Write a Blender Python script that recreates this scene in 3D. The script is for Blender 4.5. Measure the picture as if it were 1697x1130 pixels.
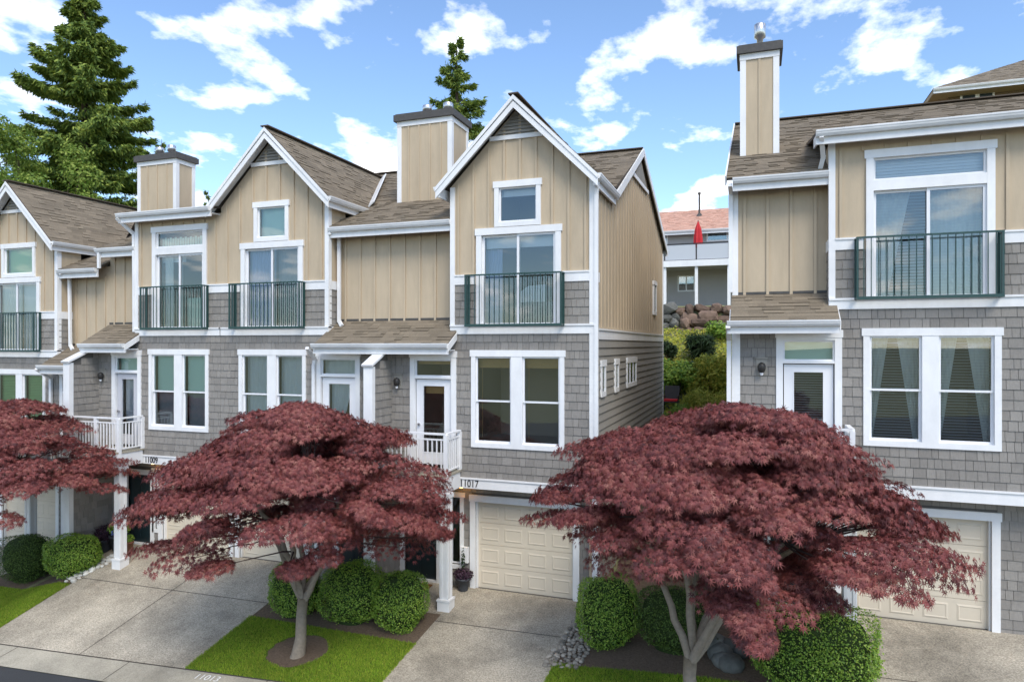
import bpy, math, random
import numpy as np
from mathutils import Vector, Matrix

random.seed(11)
rng = np.random.default_rng(11)
scene = bpy.context.scene
COL = scene.collection
for o in list(bpy.data.objects):
    bpy.data.objects.remove(o, do_unlink=True)

# ------------------------------------------------------------------ camera, sky, sun, exposure
HC = 5.96                      # eye height above the garage slab of the middle row
YAW = math.radians(19.63)
cam = bpy.data.cameras.new('camera')
cam.sensor_width = 36.0
cam.lens = 36.0 * 1131 / 1697
cam.shift_y = 6.0 / 1697
cam.clip_start = 0.1
cam.clip_end = 3000
camo = bpy.data.objects.new('camera', cam)
camo.location = (0, 0, HC)
camo.rotation_euler = (math.radians(90), 0, YAW)
COL.objects.link(camo)
scene.camera = camo

SUN_EL, SUN_AZ = math.radians(50), math.radians(142)     # azimuth clockwise from +Y
world = bpy.data.worlds.new('World')
scene.world = world
world.use_nodes = True
wt = world.node_tree
wt.nodes.clear()
def wn(t, **k):
    n = wt.nodes.new(t)
    for a, b in k.items():
        setattr(n, a, b)
    return n
w_out = wn('ShaderNodeOutputWorld')
w_bg = wn('ShaderNodeBackground')
w_bg.inputs['Strength'].default_value = 0.12
sky = wn('ShaderNodeTexSky', sky_type='NISHITA')
sky.sun_disc = False
sky.sun_elevation = SUN_EL
sky.sun_rotation = SUN_AZ
sky.air_density = 1.0
sky.dust_density = 0.1
sky.ozone_density = 4.0
tc = wn('ShaderNodeTexCoord')
sep = wn('ShaderNodeSeparateXYZ')
wt.links.new(tc.outputs['Generated'], sep.inputs[0])
den = wn('ShaderNodeMath', operation='ADD')
den.inputs[1].default_value = 0.17
wt.links.new(sep.outputs['Z'], den.inputs[0])
mx = wn('ShaderNodeMath', operation='MAXIMUM')
mx.inputs[1].default_value = 0.06
wt.links.new(den.outputs[0], mx.inputs[0])
def div(sock):
    n = wn('ShaderNodeMath', operation='DIVIDE')
    wt.links.new(sock, n.inputs[0]); wt.links.new(mx.outputs[0], n.inputs[1])
    return n.outputs[0]
comb = wn('ShaderNodeCombineXYZ')
wt.links.new(div(sep.outputs['X']), comb.inputs[0])
wt.links.new(div(sep.outputs['Y']), comb.inputs[1])
cmap = wn('ShaderNodeMapping')
cmap.inputs['Location'].default_value = (3.4, 1.7, 0.0)
cmap.inputs['Scale'].default_value = (1.0, 0.8, 1.0)
wt.links.new(comb.outputs[0], cmap.inputs[0])
cn = wn('ShaderNodeTexNoise')
cn.inputs['Scale'].default_value = 2.9
cn.inputs['Detail'].default_value = 9
cn.inputs['Roughness'].default_value = 0.56
wt.links.new(cmap.outputs[0], cn.inputs['Vector'])
cr = wn('ShaderNodeValToRGB')
cr.color_ramp.elements[0].position = 0.52
cr.color_ramp.elements[1].position = 0.70
wt.links.new(cn.outputs['Fac'], cr.inputs[0])
cmix = wn('ShaderNodeMixRGB')
cmix.inputs[2].default_value = (12.0, 11.6, 11.2, 1)
wt.links.new(cr.outputs[0], cmix.inputs[0])
wt.links.new(sky.outputs[0], cmix.inputs[1])
wt.links.new(cmix.outputs[0], w_bg.inputs[0])
wt.links.new(w_bg.outputs[0], w_out.inputs[0])

sun = bpy.data.lights.new('sun', 'SUN')
sun.energy = 1.45
sun.angle = math.radians(28)
sun.color = (1.0, 0.93, 0.82)
suno = bpy.data.objects.new('sun', sun)
sd = Vector((math.sin(SUN_AZ) * math.cos(SUN_EL), math.cos(SUN_AZ) * math.cos(SUN_EL), math.sin(SUN_EL)))
suno.rotation_euler = sd.to_track_quat('Z', 'Y').to_euler()
COL.objects.link(suno)
scene.view_settings.view_transform = 'Standard'
scene.view_settings.look = 'None'
scene.view_settings.exposure = 1.08
scene.view_settings.gamma = 1.0
scene.view_settings.use_curve_mapping = False
scene.render.engine = 'CYCLES'
scene.cycles.max_bounces = 8
scene.cycles.transparent_max_bounces = 12

# ------------------------------------------------------------------ materials
MATS = {}
def mat(name, col, rough=0.7, noise=0.0, nscale=8.0, bump=0.0, bscale=40.0, tint=None, var=0.25, metal=0.0,
        spec=0.3, stretch=None, transl=0.0, dirt=0.0, emit=None, ramp=None):
    m = bpy.data.materials.new(name)
    m.use_nodes = True
    nt = m.node_tree
    b = nt.nodes['Principled BSDF']
    b.inputs['Roughness'].default_value = rough
    b.inputs['Metallic'].default_value = metal
    b.inputs['Specular IOR Level'].default_value = spec
    L = nt.links.new
    rgb = nt.nodes.new('ShaderNodeRGB')
    rgb.outputs[0].default_value = (*col, 1)
    cur = rgb.outputs[0]
    if ramp:
        at0 = nt.nodes.new('ShaderNodeAttribute'); at0.attribute_name = 'tint'
        rp = nt.nodes.new('ShaderNodeValToRGB'); els = rp.color_ramp.elements
        els[0].color = (*ramp[0], 1); els[1].color = (*ramp[-1], 1)
        for k, c in enumerate(ramp[1:-1]):
            els.new((k + 1) / (len(ramp) - 1)).color = (*c, 1)
        L(at0.outputs['Fac'], rp.inputs[0]); cur = rp.outputs[0]
    tcn = nt.nodes.new('ShaderNodeTexCoord')
    geo = nt.nodes.new('ShaderNodeNewGeometry')
    vec = geo.outputs['Position']
    if stretch:
        mp = nt.nodes.new('ShaderNodeMapping')
        mp.inputs['Scale'].default_value = stretch
        L(vec, mp.inputs[0]); vec = mp.outputs[0]
    def modulate(cur, fac, amt):
        # multiply colour by 1 + (fac - .5) * 2 * amt
        mm = nt.nodes.new('ShaderNodeMath'); mm.operation = 'MULTIPLY_ADD'
        mm.inputs[1].default_value = 2 * amt; mm.inputs[2].default_value = 1 - amt
        L(fac, mm.inputs[0])
        vm = nt.nodes.new('ShaderNodeVectorMath'); vm.operation = 'SCALE'
        L(cur, vm.inputs[0]); L(mm.outputs[0], vm.inputs['Scale'])
        return vm.outputs[0]
    if noise:
        n = nt.nodes.new('ShaderNodeTexNoise')
        n.inputs['Scale'].default_value = nscale; n.inputs['Detail'].default_value = 6
        n.inputs['Roughness'].default_value = 0.65
        L(vec, n.inputs['Vector'])
        cur = modulate(cur, n.outputs['Fac'], noise * 2.2)
    if dirt:
        n = nt.nodes.new('ShaderNodeTexNoise')
        n.inputs['Scale'].default_value = 0.55; n.inputs['Detail'].default_value = 7
        n.inputs['Roughness'].default_value = 0.7
        L(geo.outputs['Position'], n.inputs['Vector'])
        cur = modulate(cur, n.outputs['Fac'], dirt * 2)
    if tint == 'object':
        oi = nt.nodes.new('ShaderNodeObjectInfo')
        cur = modulate(cur, oi.outputs['Random'], var)
    elif tint == 'attr':
        at = nt.nodes.new('ShaderNodeAttribute'); at.attribute_name = 'tint'
        cur = modulate(cur, at.outputs['Fac'], var)
    L(cur, b.inputs['Base Color'])
    if bump:
        n2 = nt.nodes.new('ShaderNodeTexNoise')
        n2.inputs['Scale'].default_value = bscale; n2.inputs['Detail'].default_value = 5
        L(vec, n2.inputs['Vector'])
        bp = nt.nodes.new('ShaderNodeBump')
        bp.inputs['Strength'].default_value = bump; bp.inputs['Distance'].default_value = 0.02
        L(n2.outputs['Fac'], bp.inputs['Height']); L(bp.outputs[0], b.inputs['Normal'])
    if emit:
        b.inputs['Emission Color'].default_value = (*emit[0], 1)
        b.inputs['Emission Strength'].default_value = emit[1]
    if transl:
        out = nt.nodes['Material Output']
        tr = nt.nodes.new('ShaderNodeBsdfTranslucent')
        L(cur, tr.inputs['Color'])
        ms = nt.nodes.new('ShaderNodeMixShader'); ms.inputs[0].default_value = transl
        L(b.outputs[0], ms.inputs[1]); L(tr.outputs[0], ms.inputs[2]); L(ms.outputs[0], out.inputs['Surface'])
    MATS[name] = m
    return m

mat('tan', (0.495, 0.398, 0.278), 0.75, 0.09, 5.0, 0.12, 60, stretch=(1, 1, 0.16), dirt=0.08)
mat('shake', (0.272, 0.252, 0.226), 0.85, 0.13, 14, 0.5, 60, tint='object', var=0.12, stretch=(5, 5, 0.5), dirt=0.08)
mat('shake_joined', (0.272, 0.252, 0.226), 0.85, 0.13, 14, 0.5, 60, tint='attr', var=0.12, stretch=(5, 5, 0.5), dirt=0.08)
mat('shake_back', (0.12, 0.112, 0.10), 0.9)
mat('lap', (0.29, 0.272, 0.238), 0.8, 0.06, 10, 0.2, 50, tint='object', var=0.05, dirt=0.06)
mat('white', (0.79, 0.785, 0.775), 0.5, 0.05, 5, 0.06, 30, dirt=0.10, stretch=(1, 1, 0.4))
mat('gutter', (0.72, 0.72, 0.71), 0.4, 0.05, 4, dirt=0.14, stretch=(1, 1, 3))
mat('roof', (0.205, 0.167, 0.120), 0.95, 0.16, 30, 0.5, 120, tint='attr', var=0.17, dirt=0.08)
mat('roof_base', (0.10, 0.08, 0.062), 0.95)
mat('flash', (0.08, 0.075, 0.07), 0.6, 0.2, 12)
mat('green', (0.018, 0.058, 0.052), 0.4, spec=0.5)
mat('door_dark', (0.012, 0.024, 0.028), 0.35, spec=0.5)
mat('cream', (0.63, 0.555, 0.44), 0.55, 0.02, 4, 0.03, 50, dirt=0.04)
mat('vinyl', (0.78, 0.78, 0.79), 0.35)
mat('vinyl_grey', (0.52, 0.52, 0.55), 0.4)
mat('room', (0.26, 0.22, 0.17), 0.9)
mat('blind_green', (0.52, 0.70, 0.60), 0.7)
mat('blind_bright', (0.42, 0.62, 0.30), 0.7)
mat('blind_white', (0.62, 0.66, 0.68), 0.6)
mat('blind_dark', (0.22, 0.23, 0.24), 0.6)
mat('curtain_white', (0.78, 0.84, 0.83), 0.9, transl=0.3)
mat('curtain_blue', (0.34, 0.43, 0.62), 0.9, transl=0.2)
mat('bamboo', (0.42, 0.27, 0.10), 0.8, 0.2, 30, stretch=(1, 1, 8))
mat('metal', (0.60, 0.60, 0.60), 0.3, metal=1.0)
mat('lamp_dark', (0.03, 0.028, 0.026), 0.4)
mat('lamp_glow', (1, 0.7, 0.3), 0.5, emit=((1.0, 0.55, 0.15), 6.0))
mat('black', (0.02, 0.02, 0.02), 0.5)
mat('concrete', (0.39, 0.345, 0.27), 0.95, 0.6, 34, 0.6, 90, dirt=0.55)
mat('kerb_concrete', (0.39, 0.355, 0.28), 0.95, 0.28, 34, 0.4, 90, dirt=0.4)
mat('joint', (0.07, 0.06, 0.05), 1.0)
mat('asphalt', (0.055, 0.057, 0.06), 0.95, 0.2, 120, 0.5, 200, dirt=0.12)
mat('soil', (0.14, 0.10, 0.068), 1.0, 0.4, 25, 0.8, 40)
mat('turf_base', (0.085, 0.135, 0.014), 1.0, 0.25, 12)
mat('grass', (0.165, 0.26, 0.022), 0.8, transl=0.3, dirt=0.4, ramp=((0.14, 0.27, 0.018), (0.25, 0.38, 0.028), (0.40, 0.42, 0.06)))
mat('hill_ground', (0.20, 0.20, 0.10), 1.0, 0.3, 6)
mat('hill_leaf', (0.2, 0.2, 0.05), 0.7, transl=0.3, ramp=((0.2, 0.27, 0.035), (0.40, 0.42, 0.06), (0.58, 0.50, 0.08)))
mat('hill_shrub', (0.12, 0.21, 0.028), 0.6, transl=0.25, ramp=((0.09, 0.19, 0.025), (0.22, 0.36, 0.045), (0.38, 0.48, 0.08)))
mat('dark_shrub', (0.022, 0.045, 0.015), 0.7, tint='attr', var=0.5, transl=0.2)
mat('box_leaf', (0.15, 0.255, 0.03), 0.45, transl=0.25, spec=0.4, ramp=((0.09, 0.18, 0.022), (0.21, 0.36, 0.04), (0.40, 0.52, 0.08)))
mat('box_leaf_dark', (0.085, 0.14, 0.024), 0.5, tint='attr', var=0.6, transl=0.2, spec=0.35)
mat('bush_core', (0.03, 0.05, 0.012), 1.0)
mat('maple_leaf', (0.25, 0.068, 0.066), 0.5, transl=0.3, spec=0.35, ramp=((0.075, 0.026, 0.028), (0.20, 0.055, 0.053), (0.29, 0.08, 0.070), (0.40, 0.17, 0.13)))
mat('maple_bark', (0.27, 0.22, 0.165), 0.9, 0.2, 14, 0.6, 30)
mat('maple_twig', (0.07, 0.045, 0.04), 0.9)
mat('conifer', (0.1, 0.15, 0.03), 0.7, transl=0.25, ramp=((0.075, 0.13, 0.032), (0.18, 0.26, 0.05), (0.36, 0.42, 0.08)))
mat('broadleaf', (0.17, 0.25, 0.04), 0.6, transl=0.3, ramp=((0.09, 0.16, 0.025), (0.18, 0.27, 0.04), (0.30, 0.36, 0.07)))
mat('bark', (0.07, 0.05, 0.035), 0.95, 0.3, 10, 0.6, 20)
mat('stone', (0.31, 0.27, 0.215), 0.8, 0.15, 14, 0.2, 30, tint='object', var=0.45)
mat('stone_white', (0.62, 0.60, 0.54), 0.8, 0.1, 14, 0.2, 30, tint='object', var=0.2)
mat('boulder', (0.17, 0.115, 0.085), 0.9, 0.35, 3, 0.8, 8, tint='object', var=0.35)
mat('boulder_grey', (0.14, 0.14, 0.125), 0.9, 0.35, 4, 0.8, 9, tint='object', var=0.3)
mat('pink_roof', (0.56, 0.33, 0.245), 0.95, 0.16, 8, tint='attr', var=0.14)
mat('hill_siding', (0.42, 0.40, 0.385), 0.8, 0.03, 3)
mat('brown_siding', (0.16, 0.115, 0.065), 0.85, 0.08, 4)
mat('brown_trim', (0.30, 0.22, 0.12), 0.7)
mat('frost', (0.50, 0.52, 0.55), 0.5)
mat('dark_rail', (0.03, 0.03, 0.032), 0.5)
mat('red_cloth', (0.50, 0.025, 0.03), 0.7)
mat('pot', (0.06, 0.065, 0.075), 0.6)
mat('terracotta', (0.20, 0.09, 0.05), 0.8)
mat('flower_blue', (0.20, 0.25, 0.62), 0.6)
mat('plum_leaf', (0.045, 0.02, 0.035), 0.6, tint='attr', var=0.5)
mat('mat_brown', (0.24, 0.12, 0.045), 1.0, 0.2, 60)
mat('paint_white', (0.78, 0.78, 0.75), 0.8, 0.1, 30)

def glass_mat(name, tintc, refl):
    m = bpy.data.materials.new(name); m.use_nodes = True
    nt = m.node_tree; nt.nodes.clear()
    out = nt.nodes.new('ShaderNodeOutputMaterial')
    tr = nt.nodes.new('ShaderNodeBsdfTransparent'); tr.inputs[0].default_value = (*tintc, 1)
    gl = nt.nodes.new('ShaderNodeBsdfGlossy'); gl.inputs['Roughness'].default_value = 0.01
    gl.inputs['Color'].default_value = (0.9, 0.95, 0.95, 1)
    fr = nt.nodes.new('ShaderNodeFresnel'); fr.inputs[0].default_value = 1.5
    ma = nt.nodes.new('ShaderNodeMath'); ma.operation = 'MULTIPLY_ADD'
    ma.inputs[1].default_value = 1.0; ma.inputs[2].default_value = refl
    nt.links.new(fr.outputs[0], ma.inputs[0])
    ms = nt.nodes.new('ShaderNodeMixShader')
    nt.links.new(ma.outputs[0], ms.inputs[0]); nt.links.new(tr.outputs[0], ms.inputs[1])
    nt.links.new(gl.outputs[0], ms.inputs[2]); nt.links.new(ms.outputs[0], out.inputs[0])
    MATS[name] = m
glass_mat('glass', (0.95, 0.98, 0.97), 0.10)

# ------------------------------------------------------------------ mesh helpers
class MB:
    def __init__(s):
        s.v = []; s.f = []
    def box(s, x0, x1, y0, y1, z0, z1):
        n = len(s.v)
        s.v += [(x0, y0, z0), (x1, y0, z0), (x1, y1, z0), (x0, y1, z0), (x0, y0, z1), (x1, y0, z1), (x1, y1, z1), (x0, y1, z1)]
        s.f += [(n, n + 3, n + 2, n + 1), (n + 4, n + 5, n + 6, n + 7), (n, n + 1, n + 5, n + 4), (n + 1, n + 2, n + 6, n + 5),
                (n + 2, n + 3, n + 7, n + 6), (n + 3, n, n + 4, n + 7)]
        return s
    def poly(s, pts):
        n = len(s.v); s.v += [tuple(p) for p in pts]; s.f.append(tuple(range(n, n + len(pts)))); return s
    def prism(s, pts, off):
        """closed solid: polygon pts swept by vector off"""
        n = len(s.v); k = len(pts); off = Vector(off)
        s.v += [tuple(p) for p in pts] + [tuple(Vector(p) + off) for p in pts]
        s.f.append(tuple(range(n + k - 1, n - 1, -1))); s.f.append(tuple(range(n + k, n + 2 * k)))
        for i in range(k):
            j = (i + 1) % k
            s.f.append((n + i, n + j, n + k + j, n + k + i))
        return s
    def bar(s, a, b, w, h, up=(0, 0, 1)):
        """rectangular bar from a to b, w across, h along up"""
        a = Vector(a); b = Vector(b); d = (b - a).normalized(); up = Vector(up)
        side = d.cross(up).normalized(); u = side.cross(d).normalized()
        pts = [a + side * (w / 2) * i + u * (h / 2) * j for i, j in ((-1, -1), (1, -1), (1, 1), (-1, 1))]
        return s.prism(pts, b - a)
    def tube(s, pts, rad, n=8, cap=True):
        base = len(s.v); pts = [Vector(p) for p in pts]; m = len(pts)
        if not hasattr(rad, '__len__'): rad = [rad] * m
        for i, p in enumerate(pts):
            d = (pts[min(i + 1, m - 1)] - pts[max(i - 1, 0)]).normalized()
            a = Vector((0, 0, 1)) if abs(d.z) < 0.9 else Vector((1, 0, 0))
            x = d.cross(a).normalized(); y = d.cross(x)
            for k in range(n):
                t = 2 * math.pi * k / n
                s.v.append(tuple(p + (x * math.cos(t) + y * math.sin(t)) * rad[i]))
        for i in range(m - 1):
            for k in range(n):
                k2 = (k + 1) % n
                s.f.append((base + i * n + k, base + i * n + k2, base + (i + 1) * n + k2, base + (i + 1) * n + k))
        if cap:
            s.f.append(tuple(base + k for k in range(n))); s.f.append(tuple(base + (m - 1) * n + k for k in reversed(range(n))))
        return s
    def lathe(s, c, prof, n=16):
        base = len(s.v)
        for r, z in prof:
            for k in range(n):
                t = 2 * math.pi * k / n
                s.v.append((c[0] + r * math.cos(t), c[1] + r * math.sin(t), c[2] + z))
        for i in range(len(prof) - 1):
            for k in range(n):
                k2 = (k + 1) % n
                s.f.append((base + i * n + k, base + i * n + k2, base + (i + 1) * n + k2, base + (i + 1) * n + k))
        s.f.append(tuple(base + (len(prof) - 1) * n + k for k in range(n)))
        return s
    def build(s, name, m, parent=None, smooth=False):
        me = bpy.data.meshes.new(name)
        me.from_pydata(s.v, [], s.f)
        me.materials.append(MATS[m])
        if smooth:
            me.polygons.foreach_set('use_smooth', [True] * len(me.polygons))
        me.update()
        return link(name, me, parent)

def link(name, me, parent=None):
    o = bpy.data.objects.new(name, me); COL.objects.link(o)
    if parent is not None:
        o.parent = parent
        pm = Matrix.Identity(4); q = parent
        while q is not None:
            pm = q.matrix_basis @ pm if q.parent is None else (q.matrix_parent_inverse @ q.matrix_basis) @ pm; q = q.parent
        o.matrix_parent_inverse = pm.inverted()
    return o
def tag(o, label=None, cat=None, group=None, kind=None):
    if label: o['label'] = label
    if cat: o['category'] = cat
    if group: o['group'] = group
    if kind: o['kind'] = kind
    return o
def empty(name, loc, label, cat, group=None):
    o = bpy.data.objects.new(name, None); COL.objects.link(o); o.location = loc
    return tag(o, label, cat, group)
def np_mesh(name, V, F, m, parent=None, tint=None, smooth=False):
    """V (n,3), F (k,3 or 4) numpy; tint per face"""
    me = bpy.data.meshes.new(name)
    n, k = len(V), F.shape[1]
    me.vertices.add(n); me.vertices.foreach_set('co', np.ascontiguousarray(V, dtype=np.float32).ravel())
    me.loops.add(F.size); me.loops.foreach_set('vertex_index', np.ascontiguousarray(F, dtype=np.int32).ravel())
    me.polygons.add(len(F))
    me.polygons.foreach_set('loop_start', np.arange(0, F.size, k, dtype=np.int32))
    me.polygons.foreach_set('loop_total', np.full(len(F), k, dtype=np.int32))
    me.polygons.foreach_set('use_smooth', np.full(len(F), bool(smooth)))
    me.update(calc_edges=True)
    if tint is not None:
        at = me.attributes.new('tint', 'FLOAT', 'FACE')
        at.data.foreach_set('value', np.ascontiguousarray(tint, dtype=np.float32))
    me.materials.append(MATS[m])
    return link(name, me, parent)

BOXF = np.array([(0, 3, 2, 1), (4, 5, 6, 7), (0, 1, 5, 4), (1, 2, 6, 5), (2, 3, 7, 6), (3, 0, 4, 7)])

# a single shake: x 0..1, wall plane y = 0, thick butt at the bottom
def _shake_mesh():
    me = bpy.data.meshes.new('shake')
    t0, t1 = 0.022, 0.007
    v = [(0, -t0, 0), (1, -t0, 0), (1, 0, 0), (0, 0, 0), (0, -t1, 1), (1, -t1, 1), (1, 0, 1), (0, 0, 1)]
    me.from_pydata(v, [], [tuple(f) for f in BOXF]); me.materials.append(MATS['shake']); me.update()
    return me
SHAKE = _shake_mesh()
SHAKE_V = np.array([v.co for v in SHAKE.vertices])

def shake_list(org, u, length, z0, z1, holes=(), expo=0.19):
    """pieces (origin, angle, width, height) covering a wall from org along unit u (2D); holes are (u0,u1,za,zb)"""
    out = []
    n = max(1, round((z1 - z0) / expo)); e = (z1 - z0) / n
    ang = math.atan2(u[1], u[0])
    for r in range(n):
        za, zb = z0 + r * e, z0 + (r + 1) * e
        free = [(0.0, length)]
        for (a, b, c, d) in holes:
            if c < zb - 0.04 and d > za + 0.04:
                nf = []
                for (p, q) in free:
                    if b <= p or a >= q: nf.append((p, q)); continue
                    if a > p: nf.append((p, a))
                    if b < q: nf.append((b, q))
                free = nf
        for (p, q) in free:
            x = p
            while q - x > 0.015:
                w = random.choice((0.11, 0.13, 0.16, 0.19, 0.22, 0.25))
                if q - x - w < 0.07: w = q - x
                out.append((org[0] + u[0] * x, org[1] + u[1] * x, za + random.uniform(0, 0.004), ang, w - 0.007, e - 0.004))
                x += w
    return out

def place_shakes(lst, parent, cap):
    """the cap nearest pieces as objects, the rest joined into one part"""
    lst = sorted(lst, key=lambda s: (s[0] ** 2 + s[1] ** 2 + (s[2] - HC) ** 2) + (400 if s[2] < 2.4 or abs(s[3]) > 0.1 else 0))
    for s in lst[:cap]:
        o = bpy.data.objects.new('shake', SHAKE); COL.objects.link(o)
        o.location = s[:3]; o.rotation_euler = (0, 0, s[3]); o.scale = (s[4], 1, s[5]); o.parent = parent
    rest = lst[cap:]
    if rest:
        V = np.zeros((len(rest), 8, 3))
        for i, s in enumerate(rest):
            q = SHAKE_V * np.array([s[4], 1, s[5]]); c, sn = math.cos(s[3]), math.sin(s[3])
            V[i, :, 0] = s[0] + q[:, 0] * c - q[:, 1] * sn
            V[i, :, 1] = s[1] + q[:, 0] * sn + q[:, 1] * c
            V[i, :, 2] = s[2] + q[:, 2]
        F = (BOXF[None] + (np.arange(len(rest)) * 8)[:, None, None]).reshape(-1, 4)
        o = np_mesh('shake_field', V.reshape(-1, 3), F, 'shake_joined', parent, np.repeat(rng.random(len(rest)), 6))
        o['kind'] = 'stuff'

def wall_holes(mb, x0, x1, y0, y1, z0, z1, holes):
    """solid wall along X with rectangular openings (xa,xb,za,zb)"""
    zs = sorted({z0, z1, *[min(max(h[2], z0), z1) for h in holes], *[min(max(h[3], z0), z1) for h in holes]})
    for za, zb in zip(zs, zs[1:]):
        cuts = sorted((max(h[0], x0), min(h[1], x1)) for h in holes if h[2] < zb - 1e-4 and h[3] > za + 1e-4)
        x = x0
        for a, b in cuts:
            if a > x: mb.box(x, a, y0, y1, za, zb)
            x = max(x, b)
        if x < x1: mb.box(x, x1, y0, y1, za, zb)

def roof_plane(name, quad, parent, expo=0.145, matn='roof', thick=0.05):
    """quad: eave-left, eave-right, top-right, top-left (3D, planar). Base slab and courses of shingles on it."""
    P = [Vector(p) for p in quad]
    u = (P[1] - P[0]).normalized()
    nrm = (P[1] - P[0]).cross(P[3] - P[0]).normalized()
    if nrm.z < 0: nrm = -nrm
    v = nrm.cross(u).normalized()
    if v.dot(P[3] - P[0]) < 0: v = -v
    q = [((p - P[0]).dot(u), (p - P[0]).dot(v)) for p in P]
    def span(t):
        xs = []
        for i in range(4):
            (ax, ay), (bx, by) = q[i], q[(i + 1) % 4]
            if abs(ay - by) < 1e-6:
                if abs(ay - t) < 1e-4: xs += [ax, bx]
                continue
            s = (t - ay) / (by - ay)
            if -1e-6 <= s <= 1 + 1e-6: xs.append(ax + (bx - ax) * s)
        return (min(xs), max(xs)) if xs else None
    base = MB(); base.prism([p - nrm * 0.004 for p in P], -nrm * thick)
    rb = base.build(name, 'roof_base', parent)
    top = max(b for a, b in q); n = max(1, round(top / expo)); e = top / n
    V = []; T = []
    for r in range(n):
        t0, t1 = r * e, min((r + 1) * e + 0.01, top)
        s0, s1 = span(t0 + 1e-4), span(t1 - 1e-4)
        if not s0 or not s1: continue
        x = 0.0; L0, L1 = s0[1] - s0[0], s1[1] - s1[0]; L = max(L0, L1)
        if L < 0.05: continue
        while x < L:
            w = random.uniform(0.14, 0.42)
            if L - x - w < 0.1: w = L - x
            a, b = x / L, (x + w) / L
            th = random.choice((0.008, 0.010, 0.022))
            cs = [(s0[0] + L0 * a, t0, 0), (s0[0] + L0 * b, t0, 0), (s1[0] + L1 * b, t1, 0), (s1[0] + L1 * a, t1, 0),
                  (s0[0] + L0 * a, t0 - 0.012, th), (s0[0] + L0 * b, t0 - 0.012, th), (s1[0] + L1 * b, t1, 0.004), (s1[0] + L1 * a, t1, 0.004)]
            V += [P[0] + u * c[0] + v * c[1] + nrm * c[2] for c in cs]
            T.append(random.random()); x += w
    V = np.array([tuple(p) for p in V])
    F = (BOXF[None] + (np.arange(len(T)) * 8)[:, None, None]).reshape(-1, 4)
    o = np_mesh('roof_shingles', V, F, matn, rb, np.repeat(T, 6)); o['kind'] = 'stuff'
    return rb

def gutter(parent, a, b, outward, h=0.12, d=0.12, fascia=0.14):
    """K-style gutter from a to b (points on the top back edge), outward = 2D unit; fascia board under it"""
    a = Vector(a); b = Vector(b); o = Vector((outward[0], outward[1], 0)); z = Vector((0, 0, 1))
    prof = [(0, 0), (d, 0), (d, -0.03), (d * 0.92, -0.045), (d * 0.86, -0.075), (d * 0.62, -h), (0, -h)]
    m = MB(); m.prism([a + o * p + z * q for p, q in prof], b - a)
    m.build('gutter', 'gutter', parent)
    m = MB(); m.prism([a + o * p + z * q for p, q in ((0.002, -0.02), (0.002, -h - fascia), (-0.05, -h - fascia), (-0.05, -0.02))], b - a)
    m.build('fascia', 'white', parent)

def downspout(parent, pts):
    m = MB()
    for p, q in zip(pts, pts[1:]):
        d = (Vector(q) - Vector(p)).normalized() * 0.03
        m.bar(Vector(p) - d, Vector(q) + d, 0.085, 0.065, (0, -1, 0.02) if abs(d.z) > abs(d.y) else (0, 0, 1))
    m.build('downspout', 'white', parent)

def text_mesh(name, body, size, matn, parent, loc, rot, sx=1.0, ext=0.006):
    cu = bpy.data.curves.new(name, 'FONT'); cu.body = body; cu.size = size; cu.extrude = ext
    cu.align_x = 'CENTER'; cu.align_y = 'CENTER'
    to = bpy.data.objects.new(name, cu); COL.objects.link(to)
    bpy.context.view_layer.update()
    me = bpy.data.meshes.new_from_object(to.evaluated_get(bpy.context.evaluated_depsgraph_get()))
    bpy.data.objects.remove(to); me.materials.clear(); me.materials.append(MATS[matn])
    me.transform(Matrix.Translation(loc) @ rot @ Matrix.Diagonal((sx, 1, 1, 1)))
    return link(name, me, parent)
FACE = Matrix.Rotation(math.radians(90), 4, 'X')       # lettering upright, facing -Y

# ------------------------------------------------------------------ ground
def clamp(t): return max(0.0, min(1.0, t))
def lerp(a, b, t): return a + (b - a) * clamp(t)
def road_z(x): return -0.64 + 0.054 * (max(-60, min(60, x)) + 9.14)
def pad_z(x): return lerp(-0.64, 0, (x + 19.2) / 1.4) if x < -12 else lerp(0, 0.45, (x + 3.2) / 2.4)
def gz(x, y):
    if y < 11: return road_z(x) - 0.10 * clamp((11 - y) / 0.67)
    if y < 16: return lerp(road_z(x), pad_z(x), (y - 11) / 4.2)
    p = pad_z(x)
    if y < 27: return lerp(p, 3.1, (y - 16) / 11)
    if y < 37.6: return lerp(3.1, 6.75, (y - 27) / 10.6)
    return lerp(6.75, 8.1, (y - 37.9) / 0.4)

def sheet(name, quad, dz, matn, nx=14, ny=14, parent=None):
    """surface patch over the ground between four plan corners (x,y): a b c d"""
    a, b, c, d = [Vector((*p, 0)) for p in quad]
    V = []; F = []
    for j in range(ny + 1):
        for i in range(nx + 1):
            s, t = i / nx, j / ny
            p = (a * (1 - s) + b * s) * (1 - t) + (d * (1 - s) + c * s) * t
            V.append((p.x, p.y, gz(p.x, p.y) + dz))
    for j in range(ny):
        for i in range(nx):
            k = j * (nx + 1) + i; F.append((k, k + 1, k + nx + 2, k + nx + 1))
    return np_mesh(name, np.array(V), np.array(F), matn, parent, smooth=True)

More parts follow.
